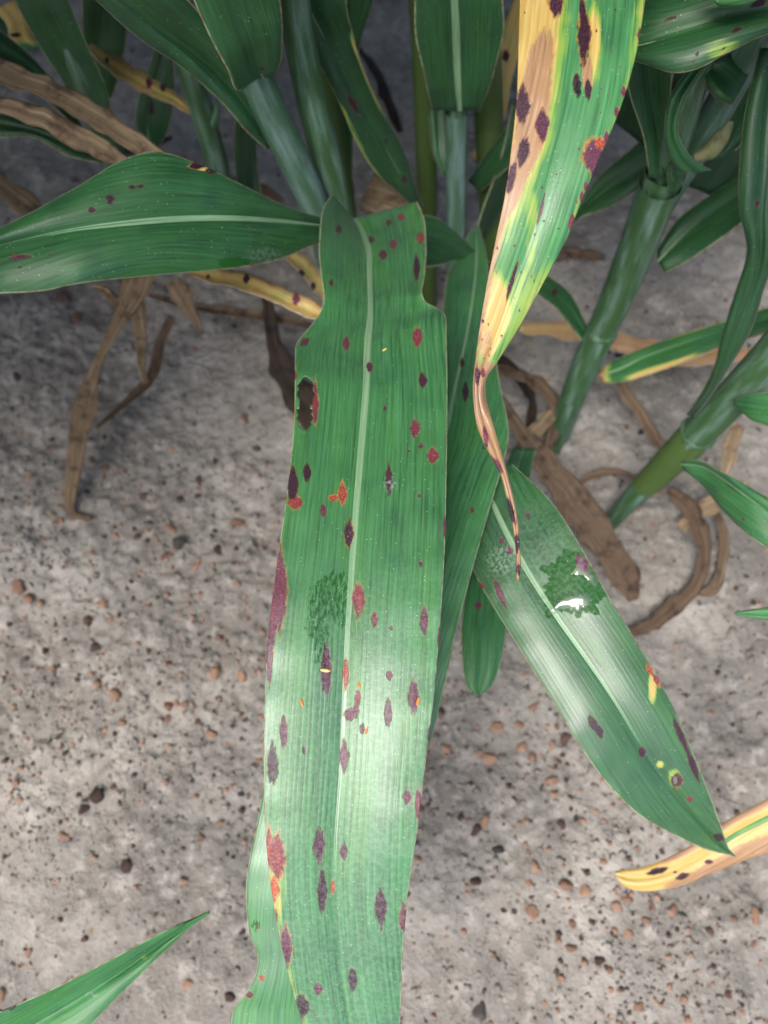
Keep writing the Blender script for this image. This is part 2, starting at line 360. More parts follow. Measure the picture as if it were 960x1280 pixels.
    if rib:
        nn = n; ms = 9; s = np.linspace(-1, 1, ms)
        tt = np.linspace(0, 1, nn); wd = rib*(1-.72*tt)*np.clip((rib_end+.06-tt)/.12, .02, 1)
        wl = np.linalg.norm(a[:, 0:2]-a[:, 2:4], axis=1); wr = np.linalg.norm(a[:, 4:6]-a[:, 2:4], axis=1); wm = (wl+wr)/2
        X = np.zeros((nn, ms)); Y = X.copy(); D = X.copy()
        for k in range(ms):
            sv = s[k]*wd; e = np.where((sv < 0)[:, None], a[:, 0:2], a[:, 4:6]); we = wl if s[k] < 0 else wr
            fr = np.abs(sv)*wm/np.maximum(we, 1e-3); fr = np.minimum(fr, .9)
            q = a[:, 2:4]+fr[:, None]*(e-a[:, 2:4]); X[:, k], Y[:, k] = q[:, 0], q[:, 1]
            D[:, k] = a[:, 6]+(a[:, 7] if s[k] < 0 else a[:, 8])*fr**1.3-bow*4*fr*(1-fr)
        B = P(X, Y, D)
        tg = np.gradient(B[:, ms//2], axis=0); ac = B[:, -1]-B[:, 0]; nv = np.cross(ac, tg); nv /= np.linalg.norm(nv, axis=1)[:, None]+1e-12
        nv *= np.sign(np.sum(nv*(CAM-B[:, ms//2]), 1))[:, None]
        prof = rib_h*(1.25*(1-s**2)-.25); prof = prof[None]*(.35+.65*(1-tt))[:, None]
        B = B+nv[:, None]*prof[..., None]
        V3 = s[None]*wd[:, None]
        a2 = attrs(X, Y, V3); a2['rib'] = np.repeat((1-s**2)[None], nn, 0)
        u2 = np.stack([V3*np.maximum(half, .004)[:, None], np.repeat(ln[:, None], ms, 1)], -1)
        e = int(nn*min(1, rib_end+.06))
        me = grid_mesh('midrib', (B-org)[:e, sl], u2[:e, sl], {k: x[:e, sl] for k, x in a2.items()})
        link('midrib', me, mat or M_LEAF, o)
    return o

def tube(name, path, rad, mat, parent=None, seg=14, n=40, nodes=(), flat=1.0):
    path = np.array(path, float); k = len(path)
    s = np.concatenate([[0], np.cumsum(np.linalg.norm(np.diff(path, axis=0), axis=1))])
    t = np.linspace(0, s[-1], n)
    a = np.stack([np.interp(t, s, path[:, i]) for i in range(3)], 1)
    if k > 2:
        for _ in range(4): a[1:-1] = (a[:-2]+2*a[1:-1]+a[2:])/4
    r = np.interp(t/s[-1], np.linspace(0, 1, len(rad)), rad)
    for q in nodes: r = r*(1+.13*np.exp(-((t/s[-1]-q)/.012)**2)-.05*np.exp(-((t/s[-1]-q-.03)/.012)**2))
    tg = np.gradient(a, axis=0); tg /= np.linalg.norm(tg, axis=1)[:, None]
    ref = np.array([0, 1., .2]); b1 = np.cross(tg, ref); b1 /= np.linalg.norm(b1, axis=1)[:, None]; b2 = np.cross(tg, b1)
    th = np.linspace(0, 2*math.pi, seg, endpoint=False)
    pts = a[:, None]+r[:, None, None]*(np.cos(th)[None, :, None]*b1[:, None]+flat*np.sin(th)[None, :, None]*b2[:, None])
    uv = np.stack([np.repeat((th*.012)[None], n, 0), np.repeat(t[:, None], seg, 1)], -1)
    org = np.array(parent.location) if parent else a[0]
    me = grid_mesh(name, pts-org, uv, close=True)
    return link(name, me, mat, parent, (0, 0, 0) if parent else tuple(org))

def ring(parent, x, y, d, ax, r, mat=None, h=.004):
    c = P(x, y, d); a = P(*ax); t = (a-c)/np.linalg.norm(a-c)
    return tube('node', [c-t*h, c-t*h*.5, c, c+t*h*.5, c+t*h], [r*.98, r*1.07, r*1.13, r*1.07, r*.98], mat or M_SCAR, parent, n=9, seg=18)
# ------------------------------------------------------------------ ground
def lattice(seed):
    r = np.random.default_rng(seed); T = r.random((64, 64))
    def f(x, y, s):
        X, Y = x*s+500.3, y*s+500.7; i, j = np.floor(X).astype(int), np.floor(Y).astype(int); u, v = X-i, Y-j
        u = u*u*(3-2*u); v = v*v*(3-2*v); g = lambda a, b: T[a % 64, b % 64]
        return (g(i, j)*(1-u)+g(i+1, j)*u)*(1-v)+(g(i, j+1)*(1-u)+g(i+1, j+1)*u)*v-.5
    return f
NZ = [lattice(k) for k in range(6)]
def hgt(x, y):
    x, y = np.asarray(x, float), np.asarray(y, float)
    fade = np.exp(-np.maximum(np.hypot(x, y-.5)-1.2, 0)*1.5)
    h = .020*NZ[0](x, y, 5)+.012*NZ[1](x, y, 13)+.007*NZ[2](x, y, 34)
    f3 = NZ[3](x, y, 90); f4 = NZ[4](x, y, 190)
    rough = .45+.9*np.clip(NZ[5](x, y, 4)+.35, 0, 1)
    return h*(.35+.65*fade)+fade*rough*(.0050*f3+.0036*f4+.0022*NZ[1](x, y, 340))
def axis(lo, hi, step):
    c = np.arange(lo, hi, step); g = np.cumsum(step*1.22**np.arange(1, 40)); g = g[g < 70]
    return np.concatenate([lo-g[::-1], c, hi+g])
gx, gy = axis(-.72, .72, .0024), axis(-.10, 1.2, .0024)
GX, GY = np.meshgrid(gx, gy, indexing='ij')
gp = np.stack([GX, GY, hgt(GX, GY)], -1)
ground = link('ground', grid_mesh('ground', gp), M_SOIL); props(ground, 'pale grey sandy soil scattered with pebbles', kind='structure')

# ------------------------------------------------------------------ plants
def plant(base, label, group='sorghum plants'):
    o = empty('sorghum_plant', tuple(base)); return props(o, label, 'plant', group)

# --- central plant: the big spotted blade and its neighbours
pc = plant(G(455, 500), 'central sorghum plant holding the long spotted leaf down the middle')
tube('stalk', [G(455, 500, -.02), P(395, 255, .63), P(350, 165, .57), P(318, 95, .525), P(290, 10, .48), P(270, -90, .44), P(250, -260, .42)], [.0125, .0135, .0125, .012, .012, .011, .009], M_BLUE, pc, nodes=(.33, .52))
tube('stalk', [G(475, 500, -.02), P(424, 262, .66), P(400, 170, .60), P(380, 80, .55), P(366, 0, .505), P(352, -100, .47), P(335, -260, .44)], [.013, .0135, .013, .0125, .012, .011, .009], M_STEM, pc, nodes=(.3, .5))

leaf('leaf', [(585,330,600,300,612,290,.80),(600,270,620,250,640,240,.76),(625,200,645,190,665,180,.72),(640,130,660,125,680,120,.69)], pc, n=24, m=10, tone=.15, rib=.08)
leaf('leaf', [(300,255,312,262,330,270,.84),(292,190,305,192,322,195,.80),(296,130,308,130,322,130,.76),(310,60,318,60,330,60,.72)], pc, n=24, m=10, tone=.2, rib=.08)
L1_les = [(423,287,4,6,.2),(502,272,5,5,.55),(486,279,4,4,.3),(464,300,4,5,.2),(492,306,5,6,.55),(526,298,5,8,.6),(479,319,5,7,.3),(521,336,4,17,.1),(414,354,3,5,.3),(433,430,4,9,.5),(462,460,4,7,.35),
 (522,422,6,12,.6,.3),(528,476,5,11,.2),(381,428,7,5,.3,.1,-40),(394,505,4,27,.55,.6),(369,470,3,5,.6,.5),(366,607,7,24,.1,.3),(369,629,9,8,.72,.9),(384,591,5,12,.1),(428,617,5,13,.82,1),(417,623,6,4,.85,1),(404,638,4,8,.45),
 (436,668,6,18,.15,.6),(519,536,6,12,.55,.2),(526,558,3,4,.5),(541,570,7,10,.6,.3),(486,600,4,20,.2),(511,564,2.5,2,.5),(524,620,2.5,2.5,.5),(481,511,2.5,4,.3),
 (350,738,9,50,.48,.5),(341,770,5,40,.5,.6),(337,815,4,40,.4,.3),(448,750,8,21,.62,.4),(468,774,4,10,.5),(530,776,5,18,.4),(489,785,3,3,.5),(526,705,2.5,5,.3),(408,838,7,32,.3),(432,842,4,20,.8,.3),(487,844,4,7,.45),
 (517,871,7,21,.38),(485,891,5,18,.35),(447,873,4,12,.6),(437,893,8,8,.45),(445,888,4,9,.4),(453,911,3,8,.35),(355,915,5,21,.4),(341,955,7,26,.08,.2),(430,945,6,20,.42),(380,937,2,5,.3),
 (509,996,5,11,.45),(523,1005,4,24,.55,.3),(399,1057,7,23,.3),(430,1064,4,13,.3),(347,1072,9,29,.66,1),(337,1058,4,26,.75,1),(343,1110,6,16,.95,1),(403,1114,6,27,.12),(476,1134,7,25,.2),(504,1147,5,19,.45,.4),
 (357,1185,8,27,.38,.7),(441,1224,6,15,.08),(398,1235,5,8,.4),(376,1258,10,15,.05,.5),(416,1108,3,8,.9,.8),(345,1145,3,10,.7,.7),(371,1290,5,12,.5,.5),(556,660,3,16,.5),(556,720,2,12,.4),(537,920,3,14,.4),(549,800,2,20,.6)]
def hole1(x, y):
    return (((x-382.5)/(10.5+1.2*np.sin(y*.5)))**2+((y-491)/20)**2 < 1) | (((x-381)/(9.5+np.sin(y*.7)))**2+((y-520)/18)**2 < 1)
L1 = leaf('leaf', [
 (415,243,442,274,522,252,.61,-.035,-.04),(404,260,450,286,530,272,.592,-.038,-.042),(399,300,459,306,533,303,.562,-.036,-.036),(401,345,462,345,531,345,.525,-.024,-.028),(404,378,463,376,528,368,.498,-.010,-.020),(398,395,463,391,533,378,.487,-.004,-.012),
 (385,412,462,405,547,386,.476,0,-.004),(371,430,460,425,557,396,.463,.004,.002),(369,447,459,446,558,420,.452,.004,.005),(369,470,458,478,559,470,.436,.003,.004),(368,520,455,520,559,520,.422,0,.002),(362,590,449,590,558,590,.402,-.002,0),
 (350,680,442,680,556,680,.382,-.004,-.001),(337,780,435,780,550,780,.367,-.005,-.002),(331,880,430,880,541,880,.359,-.005,-.003),(330,960,426,960,531,960,.356,-.005,-.003),(332,1040,420,1040,521,1040,.356,-.004,-.003),
 (338,1100,418,1100,512,1100,.358,-.003,-.002),(352,1180,423,1180,504,1180,.363,-.002,-.001),(370,1250,432,1250,501,1250,.368),(386,1300,440,1300,499,1300,.372),(410,1400,450,1400,495,1400,.385),(450,1520,465,1520,480,1520,.41)],
 pc, n=620, m=110, tone=.72, gloss=1.0, lesions=L1_les, holes=[hole1], bow=.0022, ruffle=.0007, rib=.09, rib_h=.0008,
 field=dict(wet=lambda x, y, v: np.minimum(.47, .9*blob(x, y, 420, 733, 17, 18, .6)+.8*blob(x, y, 404, 748, 18, 20, .6)+.8*blob(x, y, 426, 762, 9, 22, .6)+.6*blob(x, y, 396, 780, 15, 22, .7)+.5*blob(x, y, 402, 815, 12, 26, .7)),
            yel=lambda x, y, v: .5*blob(x, y, 345, 1110, 14, 40)+.35*sstep(.8, 1, -v)*sstep(900, 1150, y)+.32*blob(x, y, 345, 740, 14, 60),
            dust_sheen=lambda x, y, v: .9*blob(x, y, 488, 606, 8, 9, .4)+.25*sstep(600, 900, y)),  # first term a dust mark, second pales the lower blade like sheen
 label='long broad green leaf with many maroon spots and a hole at its edge')
L2_les = [(582,490,4,13,.1),(590,638,3,4,.5),(578,455,3,6,.2),(620,1165,4,4),(604,560,2,3,.4),(322,1158,2,3,.6,.5),(327,1222,4,4,.8,.6),(312,1243,6,4,.4,.4),(600,690,2,4,.5),(572,800,3,12,.3)]
leaf('leaf', [(590,285,594,284,598,283,.73),(575,312,596,308,606,308,.69),(560,345,594,345,611,345,.65),(553,400,586,405,616,400,.60,.006,0),(545,480,570,480,624,474,.545,.008,0),(520,540,556,545,636,540,.515,.006,-.004),(490,592,540,600,628,582,.495,.004,-.002),(462,650,520,655,611,640,.475,.003),(410,770,487,770,578,758,.448),
 (345,900,440,905,542,912,.425),(325,1010,415,1010,515,1010,.412),(308,1120,395,1120,490,1120,.408),(313,1168,392,1168,480,1168,.41),(322,1192,390,1190,478,1190,.411),(318,1222,388,1222,474,1222,.412),(304,1246,388,1246,470,1246,.414),(294,1258,388,1262,468,1262,.416),(290,1310,390,1310,462,1310,.42),(330,1480,390,1480,440,1480,.45)],
 pc, n=260, m=56, tone=.8, gloss=1.0, lesions=L2_les, ruffle=.0006, rib=.10, bow=.002, field=dict(wet=lambda x, y, v: .45*blob(x, y, 321, 1156, 8, 9, .4)), label='broad green leaf running beneath the long spotted leaf')
L3_les = [(742,905,5,13,.05,.1,-25),(749,914,5,9,.05,.1,-20),(802,940,5,7,.2),(862,998,4,4,.55),(625,742,4,20,.4,.1,-20),(637,688,6,5,.45),(627,676,4,4,.35),(600,733,6,6,.7,.3),(728,705,7,13,.4,.1,-30),(846,1050,4,4,.1),(851,920,4,26,.15,.2,-22),(866,957,4,22,.1,.2,-20),(846,975,7,9,.25,.5),
 (812,838,3,9,.85,1,-30),(820,850,3,10,.7,1,-25),(898,1046,7,5,.05,.1,30),(660,645,3,5,.2)]
L3 = leaf('leaf', [(575,640,603,600,640,580,.503),(592,712,632,664,688,626,.484,.002,-.003),(613,752,664,722,724,680,.471,.0035,-.005),(640,795,697,772,761,746,.463,.0035,-.005),(680,860,735,826,801,811,.458,.001,-.001),(720,925,772,882,840,881,.455),(760,980,806,938,869,948,.459),(800,1019,838,985,889,999,.467),(850,1047,872,1025,904,1040,.48),(884,1062,896,1050,911,1060,.49),(917,1069,918,1070,919,1071,.496)],
 pc, n=300, m=70, tone=.45, gloss=.9, lesions=L3_les, ruffle=.0008, rib=.10, bow=.0025, holes=[lambda x, y: ((x-844)/3.2)**2+((y-975)/5.5)**2 < 1],
 field=dict(wet=lambda x, y, v: sstep(-.02, .03, puddle(x, y)), yel=lambda x, y, v: .8*blob(x, y, 815, 858, 5, 22)+.45*blob(x, y, 843, 973, 8, 12)+.6*blob(x, y, 825, 955, 4, 4)+.15*blob(x, y, 880, 1052, 30, 12), dust_sheen=lambda x, y, v: .55*blob(x, y, 628, 700, 20, 18, .3)+.2*blob(x, y, 690, 700, 90, 80)),
 label='green leaf pointing down right with a shiny patch of water')
leaf('leaf', [(640,560,655,560,670,560,.74),(595,690,615,690,645,690,.62),(577,780,604,780,633,784,.585),(578,825,602,825,626,826,.576),(581,848,600,849,619,848,.573),(586,861,598,863,611,861,.572),(594,867,598,869,603,867,.572)], pc, n=60, m=20, tone=.6, rand=1, rib=.08, label='short blunt green leaf tip below the watered leaf')
L5_les = [(165,234,5,3,.1),(176,233,5,3,.1),(138,248,6,4,.1),(138,254,4,2,.2),(115,263,5,4,.1),(245,208,9,4,.1,1),(264,214,8,4,.1,1),(25,322,16,3,.35,.1,-8),(63,318,2,2,.2),(25,334,3,2,.3),(17,318,2,2,.4)]
leaf('leaf', [(425,276,425,284,425,304,.60),(398,271,398,281,398,306,.575),(350,255,350,276,350,324,.54,-.004,.004),(300,230,300,273,300,334,.51,-.006,.004),(240,202,240,273,240,340,.487,-.006,.006),(190,190,190,276,190,344,.472,-.004,.006),(150,202,150,280,150,348,.464,0,.004),(100,232,100,286,100,354,.458),(50,260,50,295,50,364,.455),(0,285,0,306,0,367,.455),(-70,305,-70,330,-70,374,.462),(-170,345,-170,356,-170,376,.48),(-220,366,-220,367,-220,370,.49)],
 pc, n=260, m=60, tone=.4, gloss=.2, lesions=L5_les, rib=.12, bow=.004, ruffle=.0006, field=dict(yel=lambda x, y, v: .9*blob(x, y, 254, 210, 10, 4), wet=lambda x, y, v: .9*blob(x, y, 292, 328, 22, 7, .4), dust_sheen=lambda x, y, v: .5*blob(x, y, 330, 318, 20, 8)),
 label='wide dark green leaf reaching left with pale midrib')
leaf('leaf', [(505,270,505,290,510,335,.63),(545,272,545,298,545,333,.65),(575,295,575,313,575,325,.67),(605,322,605,328,605,334,.69),(640,350,640,352,640,354,.72)], pc, n=40, m=14, tone=.35, rand=1)
leaf('leaf', [(322,96,330,98,344,93,.512),(301,113,322,85,350,80,.50),(284,86,312,55,353,48,.475),(262,45,296,15,352,12,.455),(243,2,284,-15,348,-15,.44),(225,-60,265,-70,340,-70,.42),(200,-170,235,-180,300,-180,.41),(180,-300,190,-300,205,-300,.43)], pc, n=60, m=18, tone=.35, rand=2, rib=.09, label='upright dark green blade clasping the stalk top left of the big leaf')
leaf('leaf', [(334,187,337,184,339,178,.58),(310,166,320,153,332,148,.56),(280,131,292,112,316,118,.54),(230,86,252,72,292,74,.52),(170,45,202,35,262,30,.50),(118,-2,152,-4,222,-14,.48),(60,-50,95,-55,160,-70,.47),(-60,-130,-30,-135,10,-140,.48)], pc, n=70, m=20, tone=.25, rand=2, rib=.09, bow=.003, label='dark green leaf slanting up to the top left corner')
leaf('leaf', [(372,-60,382,-60,440,-60,.52),(368,0,386,2,433,0,.54),(390,60,410,55,441,42,.57),(420,120,438,108,456,90,.60),(446,178,471,165,481,145,.635),(470,216,497,213,506,192,.67),(496,240,516,246,521,238,.70),(520,262,524,262,528,258,.73)], pc, n=80, m=20, tone=.25, lesions=[(441,130,4,14,.1,.2,-30),(482,176,2,4,.1),(505,225,3,8,.1)], field=dict(yel=lambda x, y, v: .95*sstep(.8, .98, v)*sstep(25, 50, y)*sstep(160, 130, y)+.8*sstep(.85, .98, -v)*sstep(110, 140, y), tan=lambda x, y, v: .6*sstep(.93, 1, v)*sstep(40, 60, y)*sstep(150, 130, y)), rib=.09, label='dark leaf with orange dying margins behind the big leaf')
leaf('leaf', [(448,262,455,240,470,214,.74),(465,268,480,245,490,222,.74),(500,270,508,258,512,245,.745),(525,285,528,280,530,275,.76)], pc, n=30, m=10, mat=M_DRY, lesions=[(495,250,9,3,.2)], rib=0, wrinkle=.003, label='withered pinkish tan leaf behind the collar')

# --- plant with the pale waxy stalk
pb = plant(G(568, 440), 'sorghum plant with a pale blue waxy stalk and the yellowing leaf')
tube('stalk', [G(568, 440, -.02), P(570, 290, .775), P(571, 140, .66)], [.0095, .0098, .0095], M_BLUE, pb, nodes=(.55,))
tube('stalk', [P(571.5, 146, .665), P(574, 60, .62), P(577, 0, .59), P(582, -120, .55), P(592, -420, .54), P(600, -700, .60)], [.0085, .009, .009, .0085, .006], M_STEM, pb)
leaf('leaf', [(541,138,575,137,599,139,.648,.004,.004),(535,118,573,112,611,112,.625,-.008,-.008),(528,85,571,75,621,78,.60,-.012,-.012),(519,45,570,40,630,40,.575,-.012,-.012),(518,0,568,0,629,0,.55,-.01,-.01),(515,-60,565,-70,625,-70,.52),(505,-180,545,-190,590,-190,.49),(500,-330,510,-330,525,-330,.5)], pb, n=70, m=22, tone=.4, rib=.14, rib_h=.0016, label='upright green blade rising from the waxy stalk')
leaf('leaf', [(532,95,545,95,560,95,.70),(536,155,548,155,563,155,.71),(545,203,552,203,562,203,.72),(553,217,557,218,561,217,.725)], pb, n=30, m=12, tone=.4, rib=0)
L7_les = [(695,6,9,16,.2,.7),(730,45,8,36,.08,.9),(727,15,3,30,.1,.4),(721,106,5,14,.02,.3),(735,112,4,15,.05,.3),(653,132,9,23,.15,.1),(678,157,8,19,.3,.7),(654,190,7,20,.15,.2,10),(640,222,5,22,.2,.1,12),(742,199,13,25,.4,.9,-8),(749,180,7,8,.85,1),(640,350,2.5,26,.25,.4,16),(800,45,3.5,10,.45,.3),(676,262,2,24,.4,.1,14),
 (607,545,3,14,.45,.2,-10),(620,580,4,14,.45,.1,-35),(640,640,3,18,.05,.1,-15),(646,680,3,14,.1,.1),(604,466,3,6,.45,.2),(648,712,2,8,.2),(597,470,3,14,.3)]
for k in range(46):
    yy = rng.uniform(-5, 460); xl = np.interp(yy, [0, 180, 300, 410, 460], [652, 642, 622, 602, 597]); xr = np.interp(yy, [0, 60, 130, 190, 250, 300, 360, 460], [800, 792, 772, 748, 722, 700, 668, 610])
    L7_les.append((rng.uniform(xl, xr), yy, rng.uniform(.8, 1.8), rng.uniform(1, 2.8), rng.uniform(.2, .7), .4))
for k in range(7):
    yy = rng.uniform(110, 300); L7_les.append((np.interp(yy, [60, 130, 190, 250, 300], [794, 775, 750, 726, 704]), yy, 3, 8, .5, .4))
L7_b = lambda y: np.interp(y, [-100, 0, 60, 120, 180, 240, 300, 340], [712, 704, 698, 690, 679, 656, 628, 606])
def L7_yel(x, y, v):
    r = sstep(24, -20, x-L7_b(y))*(y < 345)
    r = np.maximum(r, blob(x, y, 616, 400, 24, 62, .45)*sstep(.75, .2, v))
    r = np.maximum(r, .45*blob(x, y, 664, 285, 9, 60)); r = np.maximum(r, .4*sstep(.75, 1, v)*sstep(320, 200, y)); r = np.maximum(r, .42*sstep(300, 380, y))
    return np.maximum(r, .75*blob(x, y, 742, 55, 9, 50))
def L7_tan(x, y, v):
    c = np.interp(y, [0, 60, 120, 180, 240, 300], [692, 678, 668, 660, 638, 618]); wd = np.interp(y, [0, 50, 120, 250, 300], [4, 11, 17, 12, 4])
    r = sstep(1.9, .4, np.abs(x-c)/wd)*sstep(5, 75, y)*sstep(320, 260, y)
    r = np.maximum(r, sstep(446, 462, y)); r = np.maximum(r, .75*blob(x, y, 734, 92, 7, 28)); r = np.maximum(r, .62*sstep(.35, .1, (v+1))*sstep(180, 260, y))
    return np.maximum(r, .5*blob(x, y, 606, 440, 12, 40))
leaf('leaf', [(585,-420,590,-430,596,-440,.545),(620,-330,655,-345,690,-350,.46),(645,-200,725,-205,800,-205,.385),(652,-90,736,-90,815,-90,.35),(650,0,728,0,806,0,.335),(648,60,722,62,796,62,.328),(646,120,712,125,777,130,.325),(640,180,697,187,752,190,.325),(632,240,680,245,727,250,.327),(620,300,661,304,706,302,.332),(608,360,640,363,674,362,.34),(600,410,622,413,645,414,.347),(595,450,606,452,619,455,.353),(592,480,598,479,607,474,.358),
 (593,505,599,503,607,497,.360,0,.004),(597,532,606,530,615,528,.362),(612,566,619,564,625,562,.365),(626,593,630,594,634,594,.368),(634,622,638,624,642,627,.370),(640,650,643,652,647,654,.372),(645,680,647,682,649,684,.374),(646,705,648,706,650,707,.376),(646,722,647,724,648,726,.377)],
 pb, n=460, m=70, tone=1.0, gloss=.6, lesions=L7_les, field=dict(yel=L7_yel, tan=L7_tan), bow=.0012, ruffle=.0006, rib=.045, rib_h=.0003, rib_end=.42, edge=.4, holes=[lambda x, y: ((x-724-(y-108)*-.1)/2.4)**2+((y-112)/11)**2 < 1],
 label='green leaf turning yellow and tan on one side with a twisted dry tip')
leaf('leaf', [(645,-10,655,-10,668,-10,.66),(622,60,638,55,654,50,.69),(613,110,625,108,640,100,.71),(601,160,613,160,630,150,.73),(590,200,598,200,606,198,.76)], pb, n=30, m=10, tone=.5, field=dict(yel=lambda x, y, v: .8+0*x), lesions=[(632,70,5,8,.05)], rib=0, label='narrow yellowed leaf behind the waxy stalk')
tube('stalk', [G(535, 400, -.02), P(534, 240, .80), P(530, 90, .68), P(524, -40, .6), P(515, -300, .6)], [.010, .0105, .010, .008], M_OLIVE, pb)

# --- thin stalks behind the central plant
pd = plant(G(452, 430), 'slim yellowish green stalks of a sorghum plant behind the central stalk')
tube('stalk', [G(452, 430, -.02), P(428, 235, .78), P(408, 120, .68), P(395, 0, .6), P(380, -250, .58)], [.011, .0115, .011, .008], M_OLIVE, pd, nodes=(.4,))
leaf('leaf', [(432,230,435,230,440,230,.80),(424,150,432,150,442,150,.73),(430,60,440,60,450,55,.66),(432,0,450,0,466,0,.63),(440,-120,460,-120,480,-120,.6)], pd, n=30, m=10, tone=.6, rib=.1)
pe = plant(G(625, 400), 'olive green sorghum stalk half hidden behind the yellowing leaf')
tube('stalk', [G(622, 400, -.02), P(618, 290, .83), P(612, 180, .74), P(608, 60, .66), P(600, -200, .6)], [.014, .0145, .013, .009], M_OLIVE, pe)
leaf('leaf', [(585,225,590,230,600,240,.76),(610,190,615,205,622,222,.73),(640,150,650,165,660,185,.70),(680,110,690,125,700,140,.67)], pe, n=30, m=12, tone=.25, rib=.08)

# --- right hand plants
pr = plant(G(690, 565), 'sorghum plant right of the yellowing leaf with stout green leaning stalk')
tube('stalk', [G(690, 568, -.015), P(704, 522, .845), P(735, 450, .765), P(765, 385, .70), P(800, 300, .63), P(832, 215, .565)], [.0085, .0115, .0135, .014, .0145, .0145], M_STEM, pr, nodes=(.35,))
tube('stalk', [P(828, 222, .575), P(842, 180, .545), P(858, 120, .51), P(880, 40, .47), P(900, -80, .43), P(915, -280, .42)], [.012, .0115, .011, .010, .008], M_STEM, pr)
leaf('leaf', [(812,222,824,224,838,218,.558,0,.004),(803,168,822,168,833,160,.538,-.006,-.004),(786,115,815,120,838,126,.515,-.010,-.008),(781,76,812,82,840,92,.497,-.01,-.01),(778,20,808,25,838,35,.475),(770,-80,790,-80,815,-80,.45),(750,-200,757,-200,765,-200,.46)], pr, n=50, m=18, tone=.3, rib=.06, rib_h=.0006, label='folded grey green blade clasping the leaning stalk')
leaf('leaf', [(862,84,872,84,883,84,.475),(836,125,847,126,857,125,.482),(831,163,839,165,848,167,.495),(835,192,850,197,866,199,.51),(846,212,868,216,889,213,.52)], pr, n=40, m=14, tone=.4, rib=0, bow=.004)
leaf('leaf', [(836,240,842,240,848,236,.56),(834,222,846,222,856,215,.55),(836,205,842,203,850,196,.545)], pr, n=16, m=8, tone=.3, rib=0)
leaf('leaf', [(822,312,822,327,832,341,.68,.0,.0),(850,272,860,290,862,325,.665),(900,236,906,255,902,298,.64),(932,214,955,220,935,274,.615),(985,170,995,188,985,240,.59),(1080,120,1085,130,1090,150,.57)], pr, n=50, m=18, tone=.3, rib=.1, rand=1, label='broad dark green leaf pointing down left behind the leaning stalk')
leaf('leaf', [(690,300,695,305,700,310,.72),(718,268,722,268,722,276,.70),(745,225,760,235,765,258,.675),(790,185,805,210,815,225,.65),(820,160,840,190,850,205,.63)], pr, n=40, m=14, tone=.3, rib=.1)
leaf('leaf', [(742,428,740,431,735,436,.745),(729,398,722,402,714,410,.73),(712,366,702,376,694,384,.71),(690,348,680,358,672,368,.69),(665,335,655,342,648,350,.67)], pr, n=40, m=14, tone=.3, rib=.12, lesions=[(693,365,4,5,.05)])
leaf('leaf', [(750,462,748,470,752,478,.80),(765,452,770,463,775,478,.785),(800,437,803,448,806,470,.765),(850,419,853,430,856,453,.73),(905,402,908,413,910,432,.695),(965,383,968,396,970,412,.66),(1040,360,1042,366,1045,375,.63)], pr, n=60, m=18, tone=.5, rib=.16, field=dict(yel=lambda x, y, v: .95*sstep(.55, .8, v)*sstep(770, 800, x)*sstep(890, 850, x)+sstep(768, 752, x)+.9*sstep(.8, 1, -v)*sstep(800, 850, x), tan=lambda x, y, v: .9*sstep(.82, .95, v)*sstep(840, 860, x)+.9*sstep(762, 750, x)), label='narrow leaf with yellow margins lying across behind the stalks')

ring(pr, 752, 414, .727, (765, 385, .70), .0136, M_STEM)
tube('sheath', [P(716, 496, .812), P(735, 450, .763), P(751, 416, .729)], [.0128, .0142, .0146], M_STEM, pr, n=20, seg=18)
tube('sheath', [P(776, 362, .68), P(800, 300, .627), P(826, 230, .572)], [.0148, .0152, .0156], M_STEM, pr, n=20, seg=18)
leaf('leaf', [(765,150,790,170,815,190,.64),(775,105,800,118,830,130,.60),(790,50,815,60,845,70,.56),(800,-10,825,-10,850,-10,.53)], pr, n=24, m=10, tone=.15, rib=.08)
leaf('leaf', [(850,230,880,240,900,252,.66),(890,170,920,185,950,200,.63),(930,110,960,120,985,135,.60),(980,40,1000,50,1020,60,.57)], pr, n=24, m=10, tone=.15, rib=.08)
pq = plant(G(760, 655), 'sorghum plant at the right edge with thick leaning stalk')
tube('stalk', [G(757, 660, -.015), P(790, 622, .80), P(850, 565, .71), P(905, 508, .645), P(965, 448, .585), P(1040, 360, .53), P(1120, 240, .5), (.40, .41, .56), (.47, .44, .70)], [.0085, .0115, .0145, .0155, .0155, .014, .012, .011, .010], M_STEM, pq, nodes=(.45, .7))
ring(pq, 873, 541, .684, (905, 508, .645), .0155, M_STEM)
tube('sheath', [P(806, 607, .776), P(850, 565, .709), P(872, 542, .685)], [.0128, .0150, .0160], M_OLIVE, pq, n=20, seg=18)
leaf('leaf', [(852,577,851,580,856,588,.60),(872,575,876,583,878,607,.585,-.004,.004),(900,588,905,600,905,640,.565,-.006,.004),(930,605,935,622,935,668,.55),(965,625,970,648,968,690,.54),(1030,660,1040,690,1050,730,.53),(1110,730,1115,740,1120,750,.54)], pq, n=50, m=18, tone=.55, rib=.13, lesions=[(930,650,3,3,.4)], label='green leaf with pale midrib jutting in low at the right edge')
leaf('leaf', [(917,499,917,502,919,507,.60),(935,494,938,505,938,524,.585),(965,489,970,508,968,534,.57),(1020,490,1025,505,1025,525,.56)], pq, n=26, m=10, tone=.6, rib=.1)
